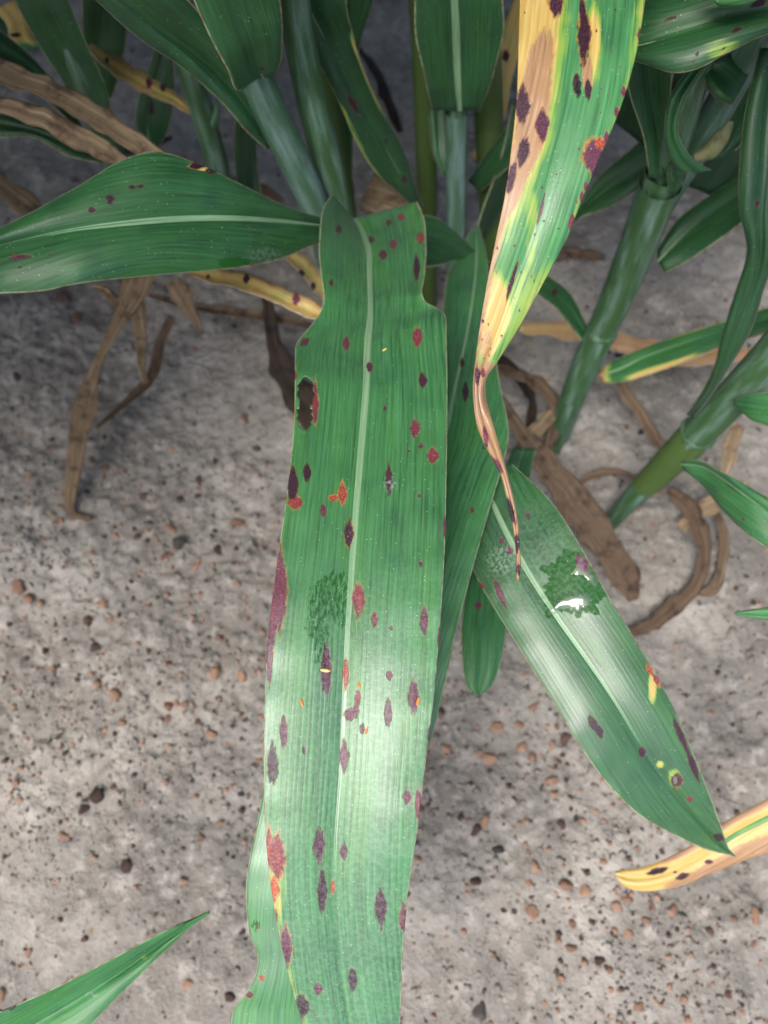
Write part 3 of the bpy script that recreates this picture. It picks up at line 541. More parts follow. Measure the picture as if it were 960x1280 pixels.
leaf('leaf', [(950,60,972,60,1000,60,.455),(930,150,958,150,992,150,.465),(924,215,954,218,984,215,.475),(924,260,950,265,976,262,.485),(934,312,950,318,968,322,.50),(917,372,935,375,954,364,.525),(902,422,916,424,938,414,.545),(893,458,901,460,916,452,.565),(878,488,886,491,895,486,.60),(858,518,863,520,868,522,.66)], pq, n=90, m=18, tone=.22, rib=.10, lesions=[(945,255,4,5,.1),(931,300,3,8,.1)], bow=.004, label='dark hanging leaf twisting down the right edge')

pt = plant(G(696, 556), 'sorghum plant in the top right corner with bluish sheath and dark arching leaf')
tube('stalk', [G(696, 556, -.015), P(738, 448, .785), P(800, 302, .655), P(838, 232, .60), P(868, 192, .57), P(902, 128, .52), P(945, 50, .47), P(990, -40, .44), P(1030, -200, .42)], [.011, .011, .0112, .011, .011, .010, .008], M_BLUE, pt)
leaf('leaf', [(880,84,882,82,884,80,.49),(884,108,900,95,925,58,.487),(896,124,912,108,942,60,.487),(915,131,922,120,948,70,.49)], pt, n=24, m=12, tone=.35, rib=0, bow=.004)
leaf('leaf', [(872,196,895,200,920,188,.56),(890,165,925,170,945,160,.55),(915,120,945,120,962,110,.525),(940,60,965,60,985,55,.50),(970,-20,990,-20,1010,-20,.48)], pt, n=30, m=14, tone=.35, rib=0, bow=-.006)
tube('ligule', [P(868, 197, .545), P(890, 190, .54), P(905, 165, .535), P(912, 150, .53)], [.003, .006, .006, .003], M_SCAR, pt, seg=8, n=14)
leaf('leaf', [(780,15,778,60,775,70,.44),(808,0,808,54,808,80,.43),(840,-12,840,42,842,91,.423),(870,-20,870,33,872,86,.418),(900,-26,900,24,902,70,.414),(960,-38,960,13,960,42,.41),(1040,-60,1040,0,1040,30,.41),(1160,-60,1160,-20,1160,10,.44)], pt, n=70, m=22, tone=.3, rib=.08, bow=.004, lesions=[(840,24,12,3,.0,.1,-10),(920,38,9,3,.0,.1,-25),(903,60,6,2,.05,.1,-20),(948,4,16,4,.0,.3,-12),(872,68,3,3,.1),(866,80,3,2,.1),(885,50,4,2,.1)], field=dict(yel=lambda x, y, v: .35*blob(x, y, 905, 62, 30, 12)), label='dark arching leaf with black blotches in the top right corner')
leaf('leaf', [(865,-14,880,-8,900,8,.395),(885,-20,900,-14,925,8,.392),(910,-25,930,-20,950,-2,.39),(960,-60,980,-60,1000,-50,.4)], pt, n=20, m=10, tone=.5, rib=0, edge=.6)

# --- left hand plants
pl = plant(G(300, 330), 'sorghum plant at upper left with slim green stalk')
tube('stalk', [G(300, 330, -.02), P(274, 212, .735), P(250, 130, .665), P(228, 60, .61), P(205, -30, .57), P(170, -250, .56)], [.0095, .0102, .0105, .010, .008], M_STEM, pl, nodes=(.42,))
tube('bud', [P(262, 166, .69), P(270, 145, .67), P(272, 125, .66)], [.0035, .0045, .0015], M_STEM, pl, seg=8, n=12)
leaf('leaf', [(182,188,188,190,196,188,.82),(170,155,185,160,209,165,.79),(176,112,192,115,218,120,.76),(193,62,205,62,217,68,.73),(205,0,215,0,230,0,.7)], pl, n=40, m=14, tone=.35, rib=.12, lesions=[(190,135,3,14,.05)])
leaf('leaf', [(125,120,130,122,140,122,.80),(106,75,124,78,152,80,.76),(103,40,125,35,159,40,.73),(102,0,130,-2,160,0,.70),(95,-100,120,-105,150,-100,.67)], pl, n=40, m=14, tone=.3, rib=.10)
pm = plant(G(190, 330), 'sorghum plant in the top left corner with broad dark leaf')
tube('stalk', [G(190, 330, -.02), P(140, 190, .72), P(100, 90, .64), P(50, -40, .58), P(0, -220, .56)], [.011, .012, .012, .009], M_STEM, pm)
leaf('leaf', [(118,170,130,172,142,165,.685),(82,108,106,106,133,110,.645),(46,52,76,50,110,58,.61),(18,0,50,0,86,0,.58),(-20,-80,10,-85,50,-80,.56),(-90,-200,-80,-205,-60,-210,.57)], pm, n=50, m=16, tone=.3, rib=.05, label='broad dark green leaf hanging in the top left corner')
leaf('leaf', [(116,182,116,186,118,192,.70),(82,124,82,136,84,150,.67),(40,72,40,88,40,112,.645),(0,38,0,62,0,90,.63),(-70,5,-70,25,-70,50,.62)], pm, n=40, m=12, tone=.28, rib=.08, rand=1)
leaf('leaf', [(128,194,128,198,128,205,.66),(85,172,85,180,85,195,.645),(40,154,40,163,40,172,.635),(0,142,0,155,0,172,.63),(-60,128,-60,145,-60,165,.63)], pm, n=30, m=12, tone=.25, rib=.08)
leaf('leaf', [(-10,10,5,5,18,0,.70),(8,30,22,25,34,15,.71),(14,52,28,50,42,46,.715),(30,62,44,62,58,56,.72)], pm, n=20, m=10, tone=.6, rib=0, field=dict(yel=lambda x, y, v: sstep(60, 48, y)), lesions=[(20,44,8,3,.05)], label='small bright yellow leaf in the top left corner')

# --- leaves coming in from plants beyond the frame
def lone(st, label, cat='leaf', name='sorghum_leaf', group=None, **kw):
    o = leaf(name, st, None, **kw); return props(o, label, cat, group)
lone([(-160,1330,-150,1360,-140,1400,.43),(-60,1288,-55,1330,-40,1380,.435,-.012,-.004),(0,1264,5,1300,25,1345,.44,-.014,-.004),(60,1238,64,1268,92,1300,.445,-.014,-.003),(130,1203,134,1226,148,1245,.45,-.012,-.002),(180,1176,184,1193,190,1203,.455,-.009,-.002),(215,1159,218,1169,214,1181,.458,-.005,0),(240,1149,241,1153,236,1160,.461),(262,1139,262,1140,262,1141,.465)],
     'pointed green leaf tip entering at the bottom left corner', n=140, m=40, tone=.75, rib=.05, rib_h=.0003, lesions=[(12,1254,18,7,.1,.1,-25)], field=dict(yel=lambda x, y, v: .5*blob(x, y, 180, 1197, 4, 3), dust_sheen=lambda x, y, v: .9*blob(x, y, 115, 1243, 7, 4, .3)))
lone([(1120,900,1125,930,1130,960,.53),(1020,962,1022,988,1025,1040,.545),(960,998,962,1020,964,1064,.555),(910,1026,915,1045,928,1076,.56),(880,1046,886,1065,890,1091,.563),(840,1070,846,1086,846,1108,.566),(800,1085,806,1098,800,1113,.568),(778,1088,784,1098,782,1108,.57),(768,1090,770,1094,773,1100,.571)],
     'bright yellow dying leaf at lower right with dark streaks', n=130, m=36, tone=.8, rib=.10, rib_h=.0006, lesions=[(822,1088,14,4,.02,.3,-15),(853,1095,9,4,.1,.3,-20),(844,1090,3,2,.3),(886,1077,6,3,.2,.2)], field=dict(yel=lambda x, y, v: np.where(np.abs(v) < .13, .15+.85*sstep(915, 880, x), 1), tan=lambda x, y, v: .8*sstep(.2, .7, v)*sstep(800, 860, x)+.75*sstep(.3, .8, -v)*sstep(790, 850, x)), edge=.3, rib_end=.6)
lone([(918,766,919,767,920,768,.56),(940,762,942,768,944,773,.555),(975,758,978,768,980,778,.55),(1050,760,1055,768,1060,778,.545)], 'slim green leaf tip poking in at the middle of the right edge', n=30, m=12, tone=.7, rib=.08)

# ------------------------------------------------------------------ dry leaves
def strip(pts, label, mat=None, wr=.0012, n=60, m=12, **kw):
    """pts rows: x, y, width(px), depth or height above ground ('g' given as negative number)"""
    pts = np.array(pts, float); rs = np.random.default_rng(int(pts[0, 0]*7+pts[0, 1]*3) % 9973)
    if (pts[:, 3] > 0).all() or (pts[:, 3] < 0).all():
        pts = crom(pts, len(pts)*3); k_ = len(pts)
        pts[:, 2] *= 1+.10*rs.standard_normal(k_); pts[:, :2] += rs.standard_normal((k_, 2))*(.03*pts[:, 2:3])
    tg = np.gradient(pts[:, :2], axis=0); nr = np.stack([-tg[:, 1], tg[:, 0]], 1); nr /= np.linalg.norm(nr, axis=1)[:, None]
    st = []; fl_, fr_ = rs.uniform(-.002, .003), rs.uniform(-.003, .002)
    for (x, y, wdt, d), q in zip(pts, nr):
        d = d if d > 0 else (H+d)/(math.sin(PITCH)+(y-640)/F*math.cos(PITCH))
        st.append((x-q[0]*wdt/2, y-q[1]*wdt/2, x, y, x+q[0]*wdt/2, y+q[1]*wdt/2, d, fl_, fr_))
    return lone(st, label, 'dry leaf', 'dry_leaf', 'withered leaves', n=n, m=m, mat=mat or M_DRY, rib=0, wrinkle=wr, bow=.0006, thick=.0004, **kw)
strip([(600,470,14,-.16),(640,522,16,-.12),(672,565,28,-.09),(705,608,36,-.07),(738,652,38,-.055),(768,698,36,-.04),(788,732,28,-.02),(792,750,14,-.012)], 'long flat brown dead leaf lying from the stalks down to the right', M_DRYB, n=80, m=14)
strip([(836,612,10,-.06),(858,630,20,-.05),(874,660,20,-.04),(880,700,18,-.03),(868,735,18,-.02),(840,760,22,-.015),(810,782,16,-.012),(780,792,8,-.012)], 'curled brown dead leaf forming a hook below the right stalk', M_DRYB, n=70, m=10)
strip([(896,640,8,-.03),(905,670,12,-.025),(902,705,12,-.02),(888,738,14,-.014),(872,742,8,-.012)], 'short curved brown dead strip beside the hooked dead leaf', M_DRYB)
strip([(600,458,10,-.12),(640,466,14,-.10),(676,482,18,-.08),(694,510,18,-.06),(690,545,16,-.04),(680,575,10,-.02)], 'bent brown dead leaf arching at the foot of the leaning stalk', M_DRYB)
strip([(642,575,10,-.04),(660,550,18,-.05),(682,526,18,-.06),(700,505,12,-.06)], 'short pale tan dead strip crossing beneath the arching dead leaf')
strip([(770,470,12,-.05),(785,495,16,-.04),(805,525,14,-.03),(822,552,14,-.02),(828,560,8,-.015)], 'slim brown dead leaf on the soil between the two right stalks', M_DRYB)
strip([(650,410,12,-.13),(690,412,22,-.11),(740,420,22,-.09),(790,432,26,-.07),(850,445,26,-.06),(900,445,20,-.06),(950,440,12,-.06)], 'yellowish brown dead leaf running level behind the leaning stalk', mat=M_LEAF, field=dict(yel=lambda x, y, v: .8+0*x, tan=lambda x, y, v: .42+.2*np.abs(v)+.3*sstep(700, 780, x)), tone=.5, rand=3)
strip([(925,530,14,-.14),(915,552,20,-.12),(910,575,18,-.10),(905,592,8,-.09)], 'small orange brown dead leaf stub at the right edge')
strip([(850,660,14,-.02),(880,635,22,-.04),(905,622,18,-.06),(935,605,12,-.08)], 'pale dead leaf bit lying behind the hooked dead leaf')
strip([(176,338,40,.64),(168,362,34,.66),(150,398,18,.70),(132,432,12,.73),(116,470,16,.76),(106,510,30,.79),(98,545,24,.82),(92,590,20,.84),(86,625,16,.855),(90,642,9,-.008),(115,648,5,-.006)], 'twisted brown dead leaf hanging to the soil at the left', n=90, m=12, wr=.003)
strip([(164,345,20,.655),(170,385,22,.69),(176,420,16,.73),(176,450,10,.77),(182,480,6,.82)], 'thin brown dead wisp hanging beside the twisted dead leaf', n=40)
strip([(115,358,6,.70),(130,362,10,.69),(145,378,12,.70),(160,392,8,.72)], 'tiny tan dead shred tucked under the wide left leaf', n=20)
strip([(-40,70,18,.60),(0,88,26,.60),(60,112,28,.60),(120,145,28,.605),(165,176,24,.61),(215,205,16,.62)], 'upper tan dead leaf slanting in from the left edge', n=60, m=12)
strip([(-40,115,14,.585),(0,130,22,.585),(50,146,26,.585),(100,173,26,.59),(145,197,20,.60),(175,215,10,.61)], 'lower straw coloured dead leaf slanting in from the left edge', n=60, m=12)
strip([(-40,205,20,-.2),(0,232,26,-.18),(25,250,30,-.16),(50,268,22,-.14),(75,290,10,-.12)], 'short tan dead leaf low at the left edge')
strip([(112,58,8,.70),(130,72,18,.69),(160,92,24,.69),(190,110,22,.70),(215,122,16,.71),(240,140,8,.72)], 'yellow and brown dying leaf bridging the stalks at upper left', mat=M_LEAF, field=dict(yel=lambda x, y, v: .75+0*x, tan=lambda x, y, v: .15+.5*np.abs(v)), tone=.5, rand=3)
strip([(235,338,10,.62),(270,345,20,.615),(310,354,20,.61),(350,370,20,.61),(390,388,22,.61),(420,400,14,.62)], 'straw yellow drying leaf tucked under the left leaf', n=60, m=10, mat=M_LEAF, field=dict(yel=lambda x, y, v: .75+0*x, tan=lambda x, y, v: .15+.5*np.abs(v)), tone=.5, rand=3)
strip([(355,310,14,.65),(375,328,22,.65),(395,350,22,.66),(410,372,14,.67)], 'golden dying leaf beside the collar of the big leaf', mat=M_LEAF, field=dict(yel=lambda x, y, v: .75+0*x, tan=lambda x, y, v: .15+.5*np.abs(v)), tone=.5, rand=3)
strip([(185,368,6,-.06),(240,382,10,-.06),(300,390,12,-.05),(350,398,12,-.05),(410,412,10,-.05)], 'thin dark brown dead stem lying under the left leaf', M_DRYB)
strip([(330,360,12,-.09),(338,400,16,-.07),(343,430,22,-.05),(356,465,34,-.03),(380,505,40,-.02),(400,540,24,-.012)], 'dark rotting dead leaf, blackened as shade under the hole in the big leaf', M_ROT_SHADE)  # widened beneath the blade's hole, its dark colour giving the shade there
strip([(120,535,5,-.012),(160,500,10,-.02),(190,470,14,-.03),(200,430,12,-.05),(215,395,10,-.07)], 'faded brown dead leaf curling on the soil at the left', M_DRYB)
strip([(215,350,20,-.14),(230,375,22,-.12),(245,400,12,-.10),(250,415,5,-.09)], 'ragged tan dead leaf end under the left leaf')

strip([(128,205,8,-.012),(150,190,14,-.02),(185,182,12,-.02),(215,172,6,-.012)], 'dark rotted leaf on the soil between the upper left stalks', M_ROT_SHADE)
strip([(20,300,8,-.03),(45,282,14,-.03),(80,275,16,-.02),(110,262,8,-.012)], 'grey brown rotted leaf at the far left above the wide leaf', M_DRYB)
strip([(290,222,6,-.012),(312,232,12,-.02),(335,240,12,-.02),(352,252,6,-.012)], 'short rotted leaf scrap right of the slim upper left stalk', M_DRYB)
strip([(448,60,6,-.012),(470,90,12,-.02),(486,130,14,-.02),(500,165,8,-.012)], 'dark rotted leaf on the soil in the gap at top centre', M_ROT_SHADE)
strip([(655,330,8,-.04),(690,318,14,-.03),(725,316,14,-.02),(755,322,8,-.012)], 'brown dead scrap on the soil right of the yellowing leaf', M_DRYB)
strip([(560,420,10,-.10),(600,440,16,-.08),(640,462,14,-.06),(665,500,12,-.04),(660,540,8,-.02)], 'thin rotted leaf looping at the foot of the waxy stalk', M_ROT_SHADE)
strip([(700,640,5,-.012),(730,600,8,-.02),(770,590,8,-.02),(800,600,5,-.012)], 'thin brown root like strand on the soil left of the thick right stalk', M_DRYB)
# ------------------------------------------------------------------ leaves above the frame, the plants' own and more added for shade
def over_leaf(par, base, az, rise, length, width, droop, tone=.4, ymin=None):
    n, m = 26, 7; t = np.linspace(0, 1, n); el = rise-droop*t
    st = length/n; dx = np.cumsum(np.cos(el))*st; dz = np.cumsum(np.sin(el))*st
    dirv = np.array([math.cos(az), math.sin(az), 0]); sd_ = np.array([-math.sin(az), math.cos(az), 0])
    c = np.array(base)+dx[:, None]*dirv+dz[:, None]*np.array([0, 0, 1.])
    wd = width*np.clip(np.sin(np.pi*np.clip(t*.86+.12, 0, 1))**.6, .02, 1)/2; v = np.linspace(-1, 1, m)
    pts = c[:, None]+(wd[:, None]*v[None])[..., None]*sd_+(np.abs(v)[None]*wd[:, None]*.25)[..., None]*np.array([0, 0, 1.])
    x, y, d = proj(pts)
    if np.any((d > .02) & (x > -70) & (x < 1030) & (y > -70) & (y < 1350)): return None
    if np.any(pts[..., 2] < .15): return None
    if ymin is not None and np.any(pts[..., 1] < ymin): return None
    uv = np.stack([np.repeat(v[None]*width/2, n, 0), np.repeat((t*length)[:, None], m, 1)], -1)
    full = np.full((n, m), 1.)
    me = grid_mesh('leaf', pts-np.array(par.location), uv, dict(tone=full*tone, les=-full, halo=0*full))
    o = link('leaf', me, M_CANOPY, par); md = o.modifiers.new('thickness', 'SOLIDIFY'); md.thickness = .0004; return o
cnt = 0
for par, tops in ((pc, [P(270, -90, .44), P(352, -100, .47)]), (pb, [P(582, -120, .55), P(592, -420, .54)]), (pr, [P(900, -80, .43), P(915, -280, .42)]), (pt, [P(1030, -200, .42)]), (pl, [P(170, -250, .56)]), (pm, [P(0, -220, .56)]), (pe, [P(600, -200, .6)]), (pd, [P(380, -250, .58)])):
    for tp in tops:
        for k in range(5):
            if over_leaf(par, tp+np.array([0, 0, .06*k-.02]), rng.uniform(-.3, 3.5), rng.uniform(.5, 1.2), rng.uniform(.4, .7), rng.uniform(.045, .07), rng.uniform(1.0, 2.2)): cnt += 1
print('leaves above the frame', cnt)
# unseen plants farther back, added to shade the top of the frame
far = 0
for k in range(12):
    q = (-1.3+.235*k+random.uniform(-.05, .05), 1.42+random.uniform(-.06, .12))
    e = props(empty('sorghum_plant', (q[0], q[1], 0)), 'unseen tall sorghum plant farther back, added to shade the view', 'plant', 'unseen shading plants farther back')
    tube('stalk', [(q[0], q[1], -.02), (q[0], q[1]+.01, .7), (q[0], q[1], 1.9)], [.014, .012, .007], M_STEM, e, n=20, nodes=(.25, .5))
    for i_ in range(24):
        if over_leaf(e, (q[0], q[1], .30+.065*i_), -math.pi/2+random.uniform(-1.1, 1.1), random.uniform(.3, 1.0), random.uniform(.6, .95), random.uniform(.055, .085), random.uniform(.9, 1.9)): far += 1
for hx, hy in ((-.62, .80), (-.70, .55), (-.80, .30), (-.55, 1.05), (-.82, .10)):  # plants out of view, added on the left to block the sun
    e = props(empty('sorghum_plant', (hx, hy, 0)), 'unseen tall sorghum plant farther left, added to shade the soil', 'plant', 'unseen shading plants farther left')
    tube('stalk', [(hx, hy, -.02), (hx+.01, hy+.01, .8), (hx, hy+.02, 1.7)], [.013, .011, .007], M_STEM, e, n=20, nodes=(.25, .5))  # stalk of the added shading plant
    nl_ = 80 if hy < .4 else 36
    for i_ in range(nl_):
        if over_leaf(e, (hx, hy, .5+1.1*i_/nl_), random.uniform(-math.pi, math.pi), random.uniform(.2, 1.0), random.uniform(.4, .75), random.uniform(.055, .085), random.uniform(.3, 1.5), ymin=-.20): far += 1
for par, tops in ((pc, [P(250, -260, .42)]), (pb, [P(592, -420, .54), P(600, -700, .60)]), (pr, [P(915, -280, .42)]), (pt, [P(1030, -200, .42)]), (pl, [P(170, -250, .56)]), (pm, [P(0, -220, .56)]), (pe, [P(600, -200, .6)])):  # extra leaves out of view, added to darken the top
    for tp in tops:
        for i_ in range(16):
            if over_leaf(par, tp+np.array([0, 0, random.uniform(0, .12)]), random.uniform(-.6, 3.7), random.uniform(.7, 1.4), random.uniform(.35, .6), random.uniform(.05, .08), random.uniform(.8, 1.6)): far += 1
for par, (hx, hy) in ((pc, (-.13, .62)), (pb, (.08, .66)), (pr, (.26, .58)), (pt, (.34, .66)), (pl, (-.24, .72)), (pm, (-.40, .70)), (pe, (.12, .76)), (pd, (-.05, .74)), (pq, (.47, .44))):  # upper stalks and leaves out of view, added to shade what is below
    tube('stalk', [(hx, hy, .62), (hx+.01, hy+.01, 1.0), (hx, hy+.02, 1.5)], [.010, .009, .006], M_STEM, par, n=16, nodes=(.4,))  # added upper stalk, out of view
    for i_ in range(22):
        az = random.uniform(-math.pi, math.pi)
        if over_leaf(par, (hx, hy, .66+.036*i_), az, random.uniform(.2, 1.0), random.uniform(.35, .75), random.uniform(.055, .085), random.uniform(.3, 1.5), ymin=.16): far += 1
print('added shade leaves', far)
# ------------------------------------------------------------------ water on the leaf
def on_leaf(o, x, y):
    px, py, pts = LEAFS[o.name]; k = np.argmin((px-x)**2+(py-y)**2); i, j = np.unravel_index(k, px.shape)
    i0, j0 = min(max(i, 1), px.shape[0]-2), min(max(j, 1), px.shape[1]-2)
    n = np.cross(pts[i0, j0+1]-pts[i0, j0-1], pts[i0+1, j0]-pts[i0-1, j0]); n /= np.linalg.norm(n)
    if n@(CAM-pts[i, j]) < 0: n = -n
    tg = pts[i0+1, j0]-pts[i0-1, j0]; return pts[i, j], n, tg/np.linalg.norm(tg)
px, py, pts = LEAFS[L3.name]
f = puddle(px, py)
nrm = np.cross(np.gradient(pts, axis=1), np.gradient(pts, axis=0)); nrm /= np.linalg.norm(nrm, axis=2)[..., None]+1e-12
nrm *= np.sign(np.sum(nrm*(CAM-pts), 2))[..., None]
wav = np.array([[mnoise.noise(Vector((a*.033, b*.04, 5.3))) for a, b in zip(r1, r2)] for r1, r2 in zip(px, py)])
lift = .0007*np.clip(f, -.2, 1)**1*sstep(-.05, .3, f)+0.0019*wav*sstep(0, .35, f)+.00012
i, j = np.where(f > -.04); i0, i1, j0, j1 = i.min(), i.max()+1, j.min(), j.max()+1
sub = (pts+nrm*(np.where(f > 0, lift, -.0002))[..., None])[i0:i1, j0:j1]
fk = f[i0:i1, j0:j1]; keep = (fk[:-1, :-1] > -.03) & (fk[1:, 1:] > -.03) & (np.abs(np.linspace(-1, 1, px.shape[1]))[j0:j1-1] < .985)[None]
org = on_leaf(L3, 718, 732)[0]
wo_ = link('water_puddle', grid_mesh('water_puddle', sub-org, None, None, keep), M_WATER, None, tuple(org)); props(wo_, 'shiny splash of water lying on the lower right leaf', 'water')

# ------------------------------------------------------------------ fallen anthers on the blades
def anther(o, x, y, size, yaw, mat, label):
    p, n, tg = on_leaf(o, x, y); b = np.cross(n, tg)
    c, s = math.cos(yaw), math.sin(yaw); ax = tg*c+b*s; sd_ = np.cross(n, ax)
    k, m = 9, 8; t = np.linspace(-1, 1, k); r = .30*np.sqrt(np.clip(1-np.abs(t)**2.4, 0.02, 1)); th = np.linspace(0, 2*math.pi, m, endpoint=False)
    q = size*(t[:, None, None]*ax+(r[:, None]*np.cos(th))[..., None]*sd_*1.15+(r[:, None]*np.sin(th)*(.8)+.12*t[:, None]**2)[..., None]*n)
    q += size*.26*n
    me = grid_mesh('dried_anther', q, np.stack([np.repeat(th[None], k, 0), np.repeat(t[:, None], m, 1)], -1)*size, close=True)
    props(link('dried_anther', me, mat, None, tuple(p)), label, 'anther', 'dried anthers fallen on the leaves')
anther(L1, 407, 839, .0024, 1.5, M_ANTHY, 'orange dried anther lying crosswise on a purple streak left of midrib')
anther(L1, 378, 879, .0018, .4, M_ANTH, 'lone orange dried anther near the left side of the spotted leaf')
anther(L1, 449, 856, .0018, .1, M_ANTH, 'orange dried anther just right of the midrib, above the purple specks')
anther(L1, 522, 877, .0020, -.2, M_ANTH, 'orange dried anther on an oval purple spot near the right margin')
anther(L1, 459, 912, .0017, -.3, M_ANTH, 'orange dried anther right of the midrib below the purple specks')
anther(L1, 480, 437, .0017, -.9, M_ANTHY, 'yellow dried anther high on the spotted leaf near its collar')

# ------------------------------------------------------------------ pebbles
def rock(seed):
    import bmesh
    r = random.Random(seed); bm = bmesh.new(); bmesh.ops.create_icosphere(bm, subdivisions=3, radius=1); sv = Vector((seed*3.7, seed*1.3, 2.))
    cuts = [(Vector((r.gauss(0, 1), r.gauss(0, 1), r.gauss(0, 1))).normalized(), r.uniform(.55, .85)) for _ in range(9)]
    for v in bm.verts:
        c = v.co.copy()
        for n, d in cuts:
            q = c.dot(n)-d
            if q > 0: c -= n*q*.9
        v.co = c*(1+.16*mnoise.noise(c*1.7+sv)+.10*mnoise.noise(c*4+sv)); v.co.z *= .8
    me = bpy.data.meshes.new('pebble'); bm.to_mesh(me); bm.free(); return me
ROCK = {c: [rock(k+i*7) for k in range(6)] for i, c in enumerate('omdg')}
PM = dict(o=M_PO, m=M_PM, d=M_PD, g=M_PG)
for c in ROCK:
    for me in ROCK[c]: me.materials.append(PM[c]); me.polygons.foreach_set('use_smooth', np.ones(len(me.polygons), bool))
PL = dict(o=('rounded orange brown pebble on the grey soil', 'orange brown pebbles'), m=('dark maroon pebble on the grey soil', 'maroon pebbles'), d=('nearly black crumb of soil lying on the grey ground', 'dark soil crumbs'), g=('pale greyish pink bit of grit on the soil', 'pale grit'))
def pebble(x, y, r, c, label=None):
    g = G(x, y); s = r*gdepth(y)/F*1.05; gz = float(hgt(g[0], g[1]))
    o = bpy.data.objects.new('pebble', random.choice(ROCK[c])); COL.objects.link(o)
    o.location = (g[0], g[1], gz+s*random.uniform(-.3, .12)); o.scale = (s*random.uniform(.8, 1.35), s*random.uniform(.7, 1.1), s*random.uniform(.8, 1.05)); o.rotation_euler = (random.uniform(-.25, .25), random.uniform(-.25, .25), random.uniform(0, 6.28))
    l, gr = PL[c]; props(o, label or l, 'pebble' if c != 'd' else 'soil crumb', gr)
    if c == 'd': o.name = 'soil_crumb'
    if c == 'g': o.name = 'grit_stone'; o['category'] = 'stone'
PEB = '''297,652,9,o 72,654,6,o 27,735,9,o 37,751,9,o 127,754,9,o 122,810,11,m 54,812,6,m 111,773,8,m 140,774,5,o 188,757,5,o 272,796,6,o 267,840,11,o 301,842,9,o 120,856,6,o 64,835,5,o 145,868,9,o 209,882,7,o 230,880,6,o 262,916,8,o
244,902,5,m 299,893,6,o 154,904,5,o 207,898,5,o 281,928,5,o 214,661,7,o 173,672,5,m 274,690,8,m 223,680,10,d 204,693,6,o 246,707,7,o 106,1011,8,m 124,993,10,m 143,983,6,m 81,1046,7,o 159,1082,8,m 228,1103,5,o 300,1167,7,m 237,1229,8,o 287,1245,9,m
35,1191,6,o 3,1245,7,o 106,1174,5,m 273,1030,5,o 21,979,6,o 23,1000,5,o 301,993,5,d 613,948,10,o 668,945,7,o 693,975,7,o 694,993,6,o 747,1016,6,o 704,1032,8,m 595,1038,10,m 606,1027,7,o 623,1063,7,d 670,1084,9,o 660,1105,6,o 707,1106,9,o 731,1114,8,o
665,1139,9,o 770,1133,8,o 781,1123,10,o 814,1132,6,o 842,1138,8,o 808,1150,7,o 715,1154,6,o 785,1166,7,o 739,1152,5,m 726,1173,5,m 714,1185,7,o 698,1177,5,o 747,1200,7,m 761,1211,6,o 856,1250,6,o 912,1244,6,m 947,1146,9,o 920,1150,5,o 889,1165,6,m
947,1181,5,o 600,1265,14,d 797,1257,7,o 681,1257,5,o 595,1102,8,m 754,1077,5,o 618,1196,6,o 667,883,7,o 622,909,8,o 650,905,7,o 655,932,7,o 560,935,7,o 552,885,7,m 710,923,7,m 600,940,6,o 667,946,6,o 692,930,6,o 570,857,5,o 697,907,5,o
80,370,10,m 95,395,8,o 240,430,6,o 115,470,6,d 305,520,6,o 215,560,6,o 130,585,6,o 248,600,7,m 320,560,6,m 180,620,6,m 300,600,5,o 225,625,6,m 268,575,5,m 40,600,6,o 60,560,5,o 20,470,6,d 110,775,6,d 170,700,5,d'''
OWN = {(122, 810): 'largest dark maroon pebble on the open soil at the left', (267, 840): 'largest orange brown pebble just left of the long spotted leaf', (301, 842): 'orange brown pebble between the largest orange one and the spotted leaf',
 (600, 1265): 'big blackish clod at the bottom edge right of the spotted leaf', (223, 680): 'dark grey clod on the soil left of the spotted leaf', (27, 735): 'upper of two neighbouring orange pebbles close to the left edge', (37, 751): 'lower of two neighbouring orange pebbles close to the left edge',
 (297, 652): 'lone orange pebble beside the spotted leaf, level with its upper left purple patch', (613, 948): 'large orange brown pebble below the short blunt leaf tip', (595, 1038): 'big maroon pebble just right of the lower spotted leaf', (665, 1139): 'large round orange pebble left of the yellow leaf tip',
 (124, 993): 'big maroon pebble above the bottom left leaf tip', (287, 1245): 'maroon pebble beside the foot of the lower leaf at the bottom edge', (237, 1229): 'orange pebble between the bottom left leaf tip and the spotted leaf', (947, 1146): 'large orange pebble at the right edge below the yellow leaf'}
for tok in PEB.split():
    x, y, r, c = tok.split(','); pebble(float(x), float(y), float(r), c, OWN.get((int(x), int(y))))
def weight(x, y):
    return True
made = 0
while made < 170:
    x, y = random.uniform(-20, 980), random.uniform(330, 1300)
    if 340 < x < 530 and y > 300: continue
    r = 2.2+2.6*random.random()**2.5; pebble(x, y, r, random.choices('omdg', (5, 4, 4, 2))[0]); made += 1
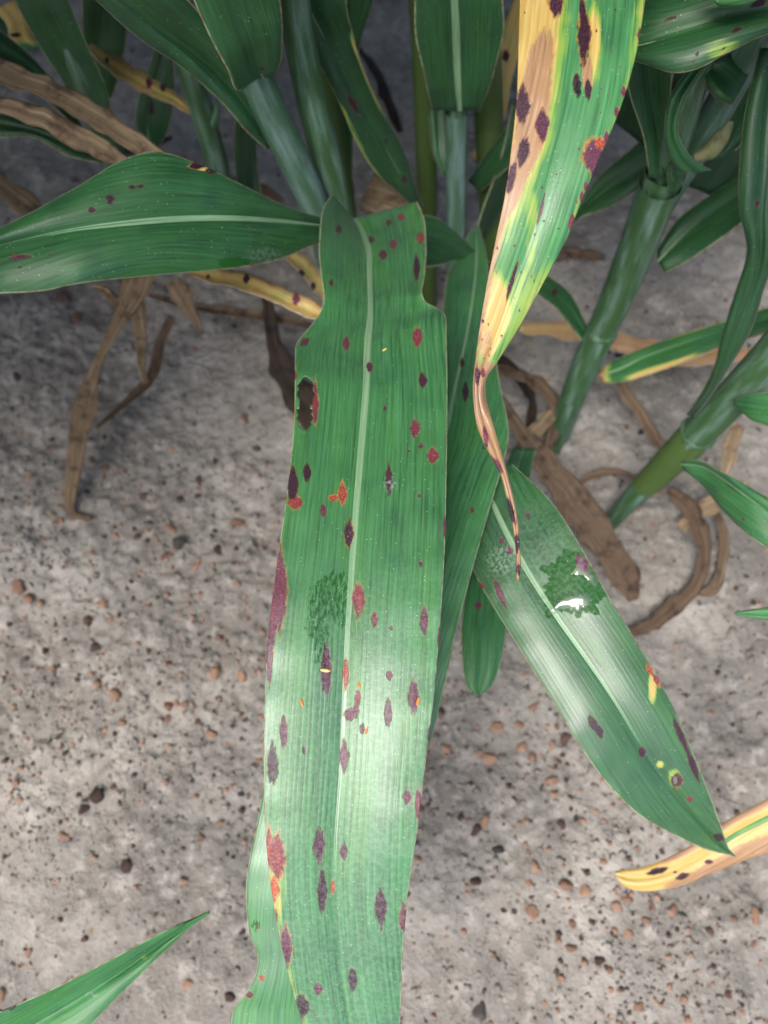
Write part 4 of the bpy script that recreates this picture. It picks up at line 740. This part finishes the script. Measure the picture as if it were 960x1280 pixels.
# loose grit that nobody could count
V, Fc = [], []
tet = np.array([[1, 0, -.5], [-.6, .8, -.5], [-.6, -.8, -.5], [0, 0, .8], [.5, .6, .1]])
tf = [(0, 4, 3), (4, 1, 3), (1, 2, 3), (2, 0, 3), (0, 1, 4), (0, 2, 1)]
ico_v, ico_f = None, None
def grit(name, num, mat, label, lo, hi, sd_, shape=None, where=None):
    r = np.random.default_rng(sd_); V, Fc = [], []; sv_, sf_ = shape or (tet, tf)
    k = 0
    while k < num:
        x, y = r.uniform(-60, 1020), r.uniform(-40, 1330); g = G(x, y)
        if NZ[5](g[0], g[1], 7) < r.uniform(-.5, .25): continue
        if where and r.random() > where(x, y): continue
        s = r.uniform(lo, hi); q = sv_*s*r.uniform(.7, 1.3, (1, 3)); a = r.uniform(0, 6.28); R = np.array([[math.cos(a), -math.sin(a), 0], [math.sin(a), math.cos(a), 0], [0, 0, 1]])
        q = q@R.T+r.normal(0, .12*s, q.shape); b = len(V); V.extend((q+np.array([g[0], g[1], float(hgt(g[0], g[1]))+s*.2])).tolist()); Fc.extend([tuple(b+i for i in f) for f in sf_]); k += 1
    me = bpy.data.meshes.new(name); me.from_pydata(V, [], Fc); me.update(); props(link(name, me, mat), label, 'grit', kind='stuff')
def ico_shape():
    p = (1+5**.5)/2; v = np.array([(-1, p, 0), (1, p, 0), (-1, -p, 0), (1, -p, 0), (0, -1, p), (0, 1, p), (0, -1, -p), (0, 1, -p), (p, 0, -1), (p, 0, 1), (-p, 0, -1), (-p, 0, 1)])/1.9
    f = [(0,11,5),(0,5,1),(0,1,7),(0,7,10),(0,10,11),(1,5,9),(5,11,4),(11,10,2),(10,7,6),(7,1,8),(3,9,4),(3,4,2),(3,2,6),(3,6,8),(3,8,9),(4,9,5),(2,4,11),(6,2,10),(8,6,7),(9,8,1)]
    return v*np.array([1, 1, .75]), f
dens = lambda x, y: .25+.75*max(math.exp(-(((x-700)/170)**2+((y-1040)/190)**2)), math.exp(-(((x-170)/190)**2+((y-780)/190)**2)))
grit('orange_gravel', 520, M_PO, 'fine orange brown gravel strewn over the sandy soil', .0018, .0034, 21, ico_shape(), dens)
grit('maroon_gravel', 360, M_PM, 'fine dark maroon gravel strewn over the sandy soil', .0016, .0034, 22, ico_shape(), dens)
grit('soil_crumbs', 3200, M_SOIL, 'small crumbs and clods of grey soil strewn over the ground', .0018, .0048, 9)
grit('dark_grit', 900, M_PD, 'fine dark grit strewn over the sandy soil', .0010, .0026, 3)
grit('brown_grit', 1100, M_PM, 'fine reddish brown grit strewn over the sandy soil', .0010, .0028, 4)
grit('pale_sand_grains', 3600, M_PG, 'coarse pale sand grains strewn over the soil', .0009, .0024, 5)
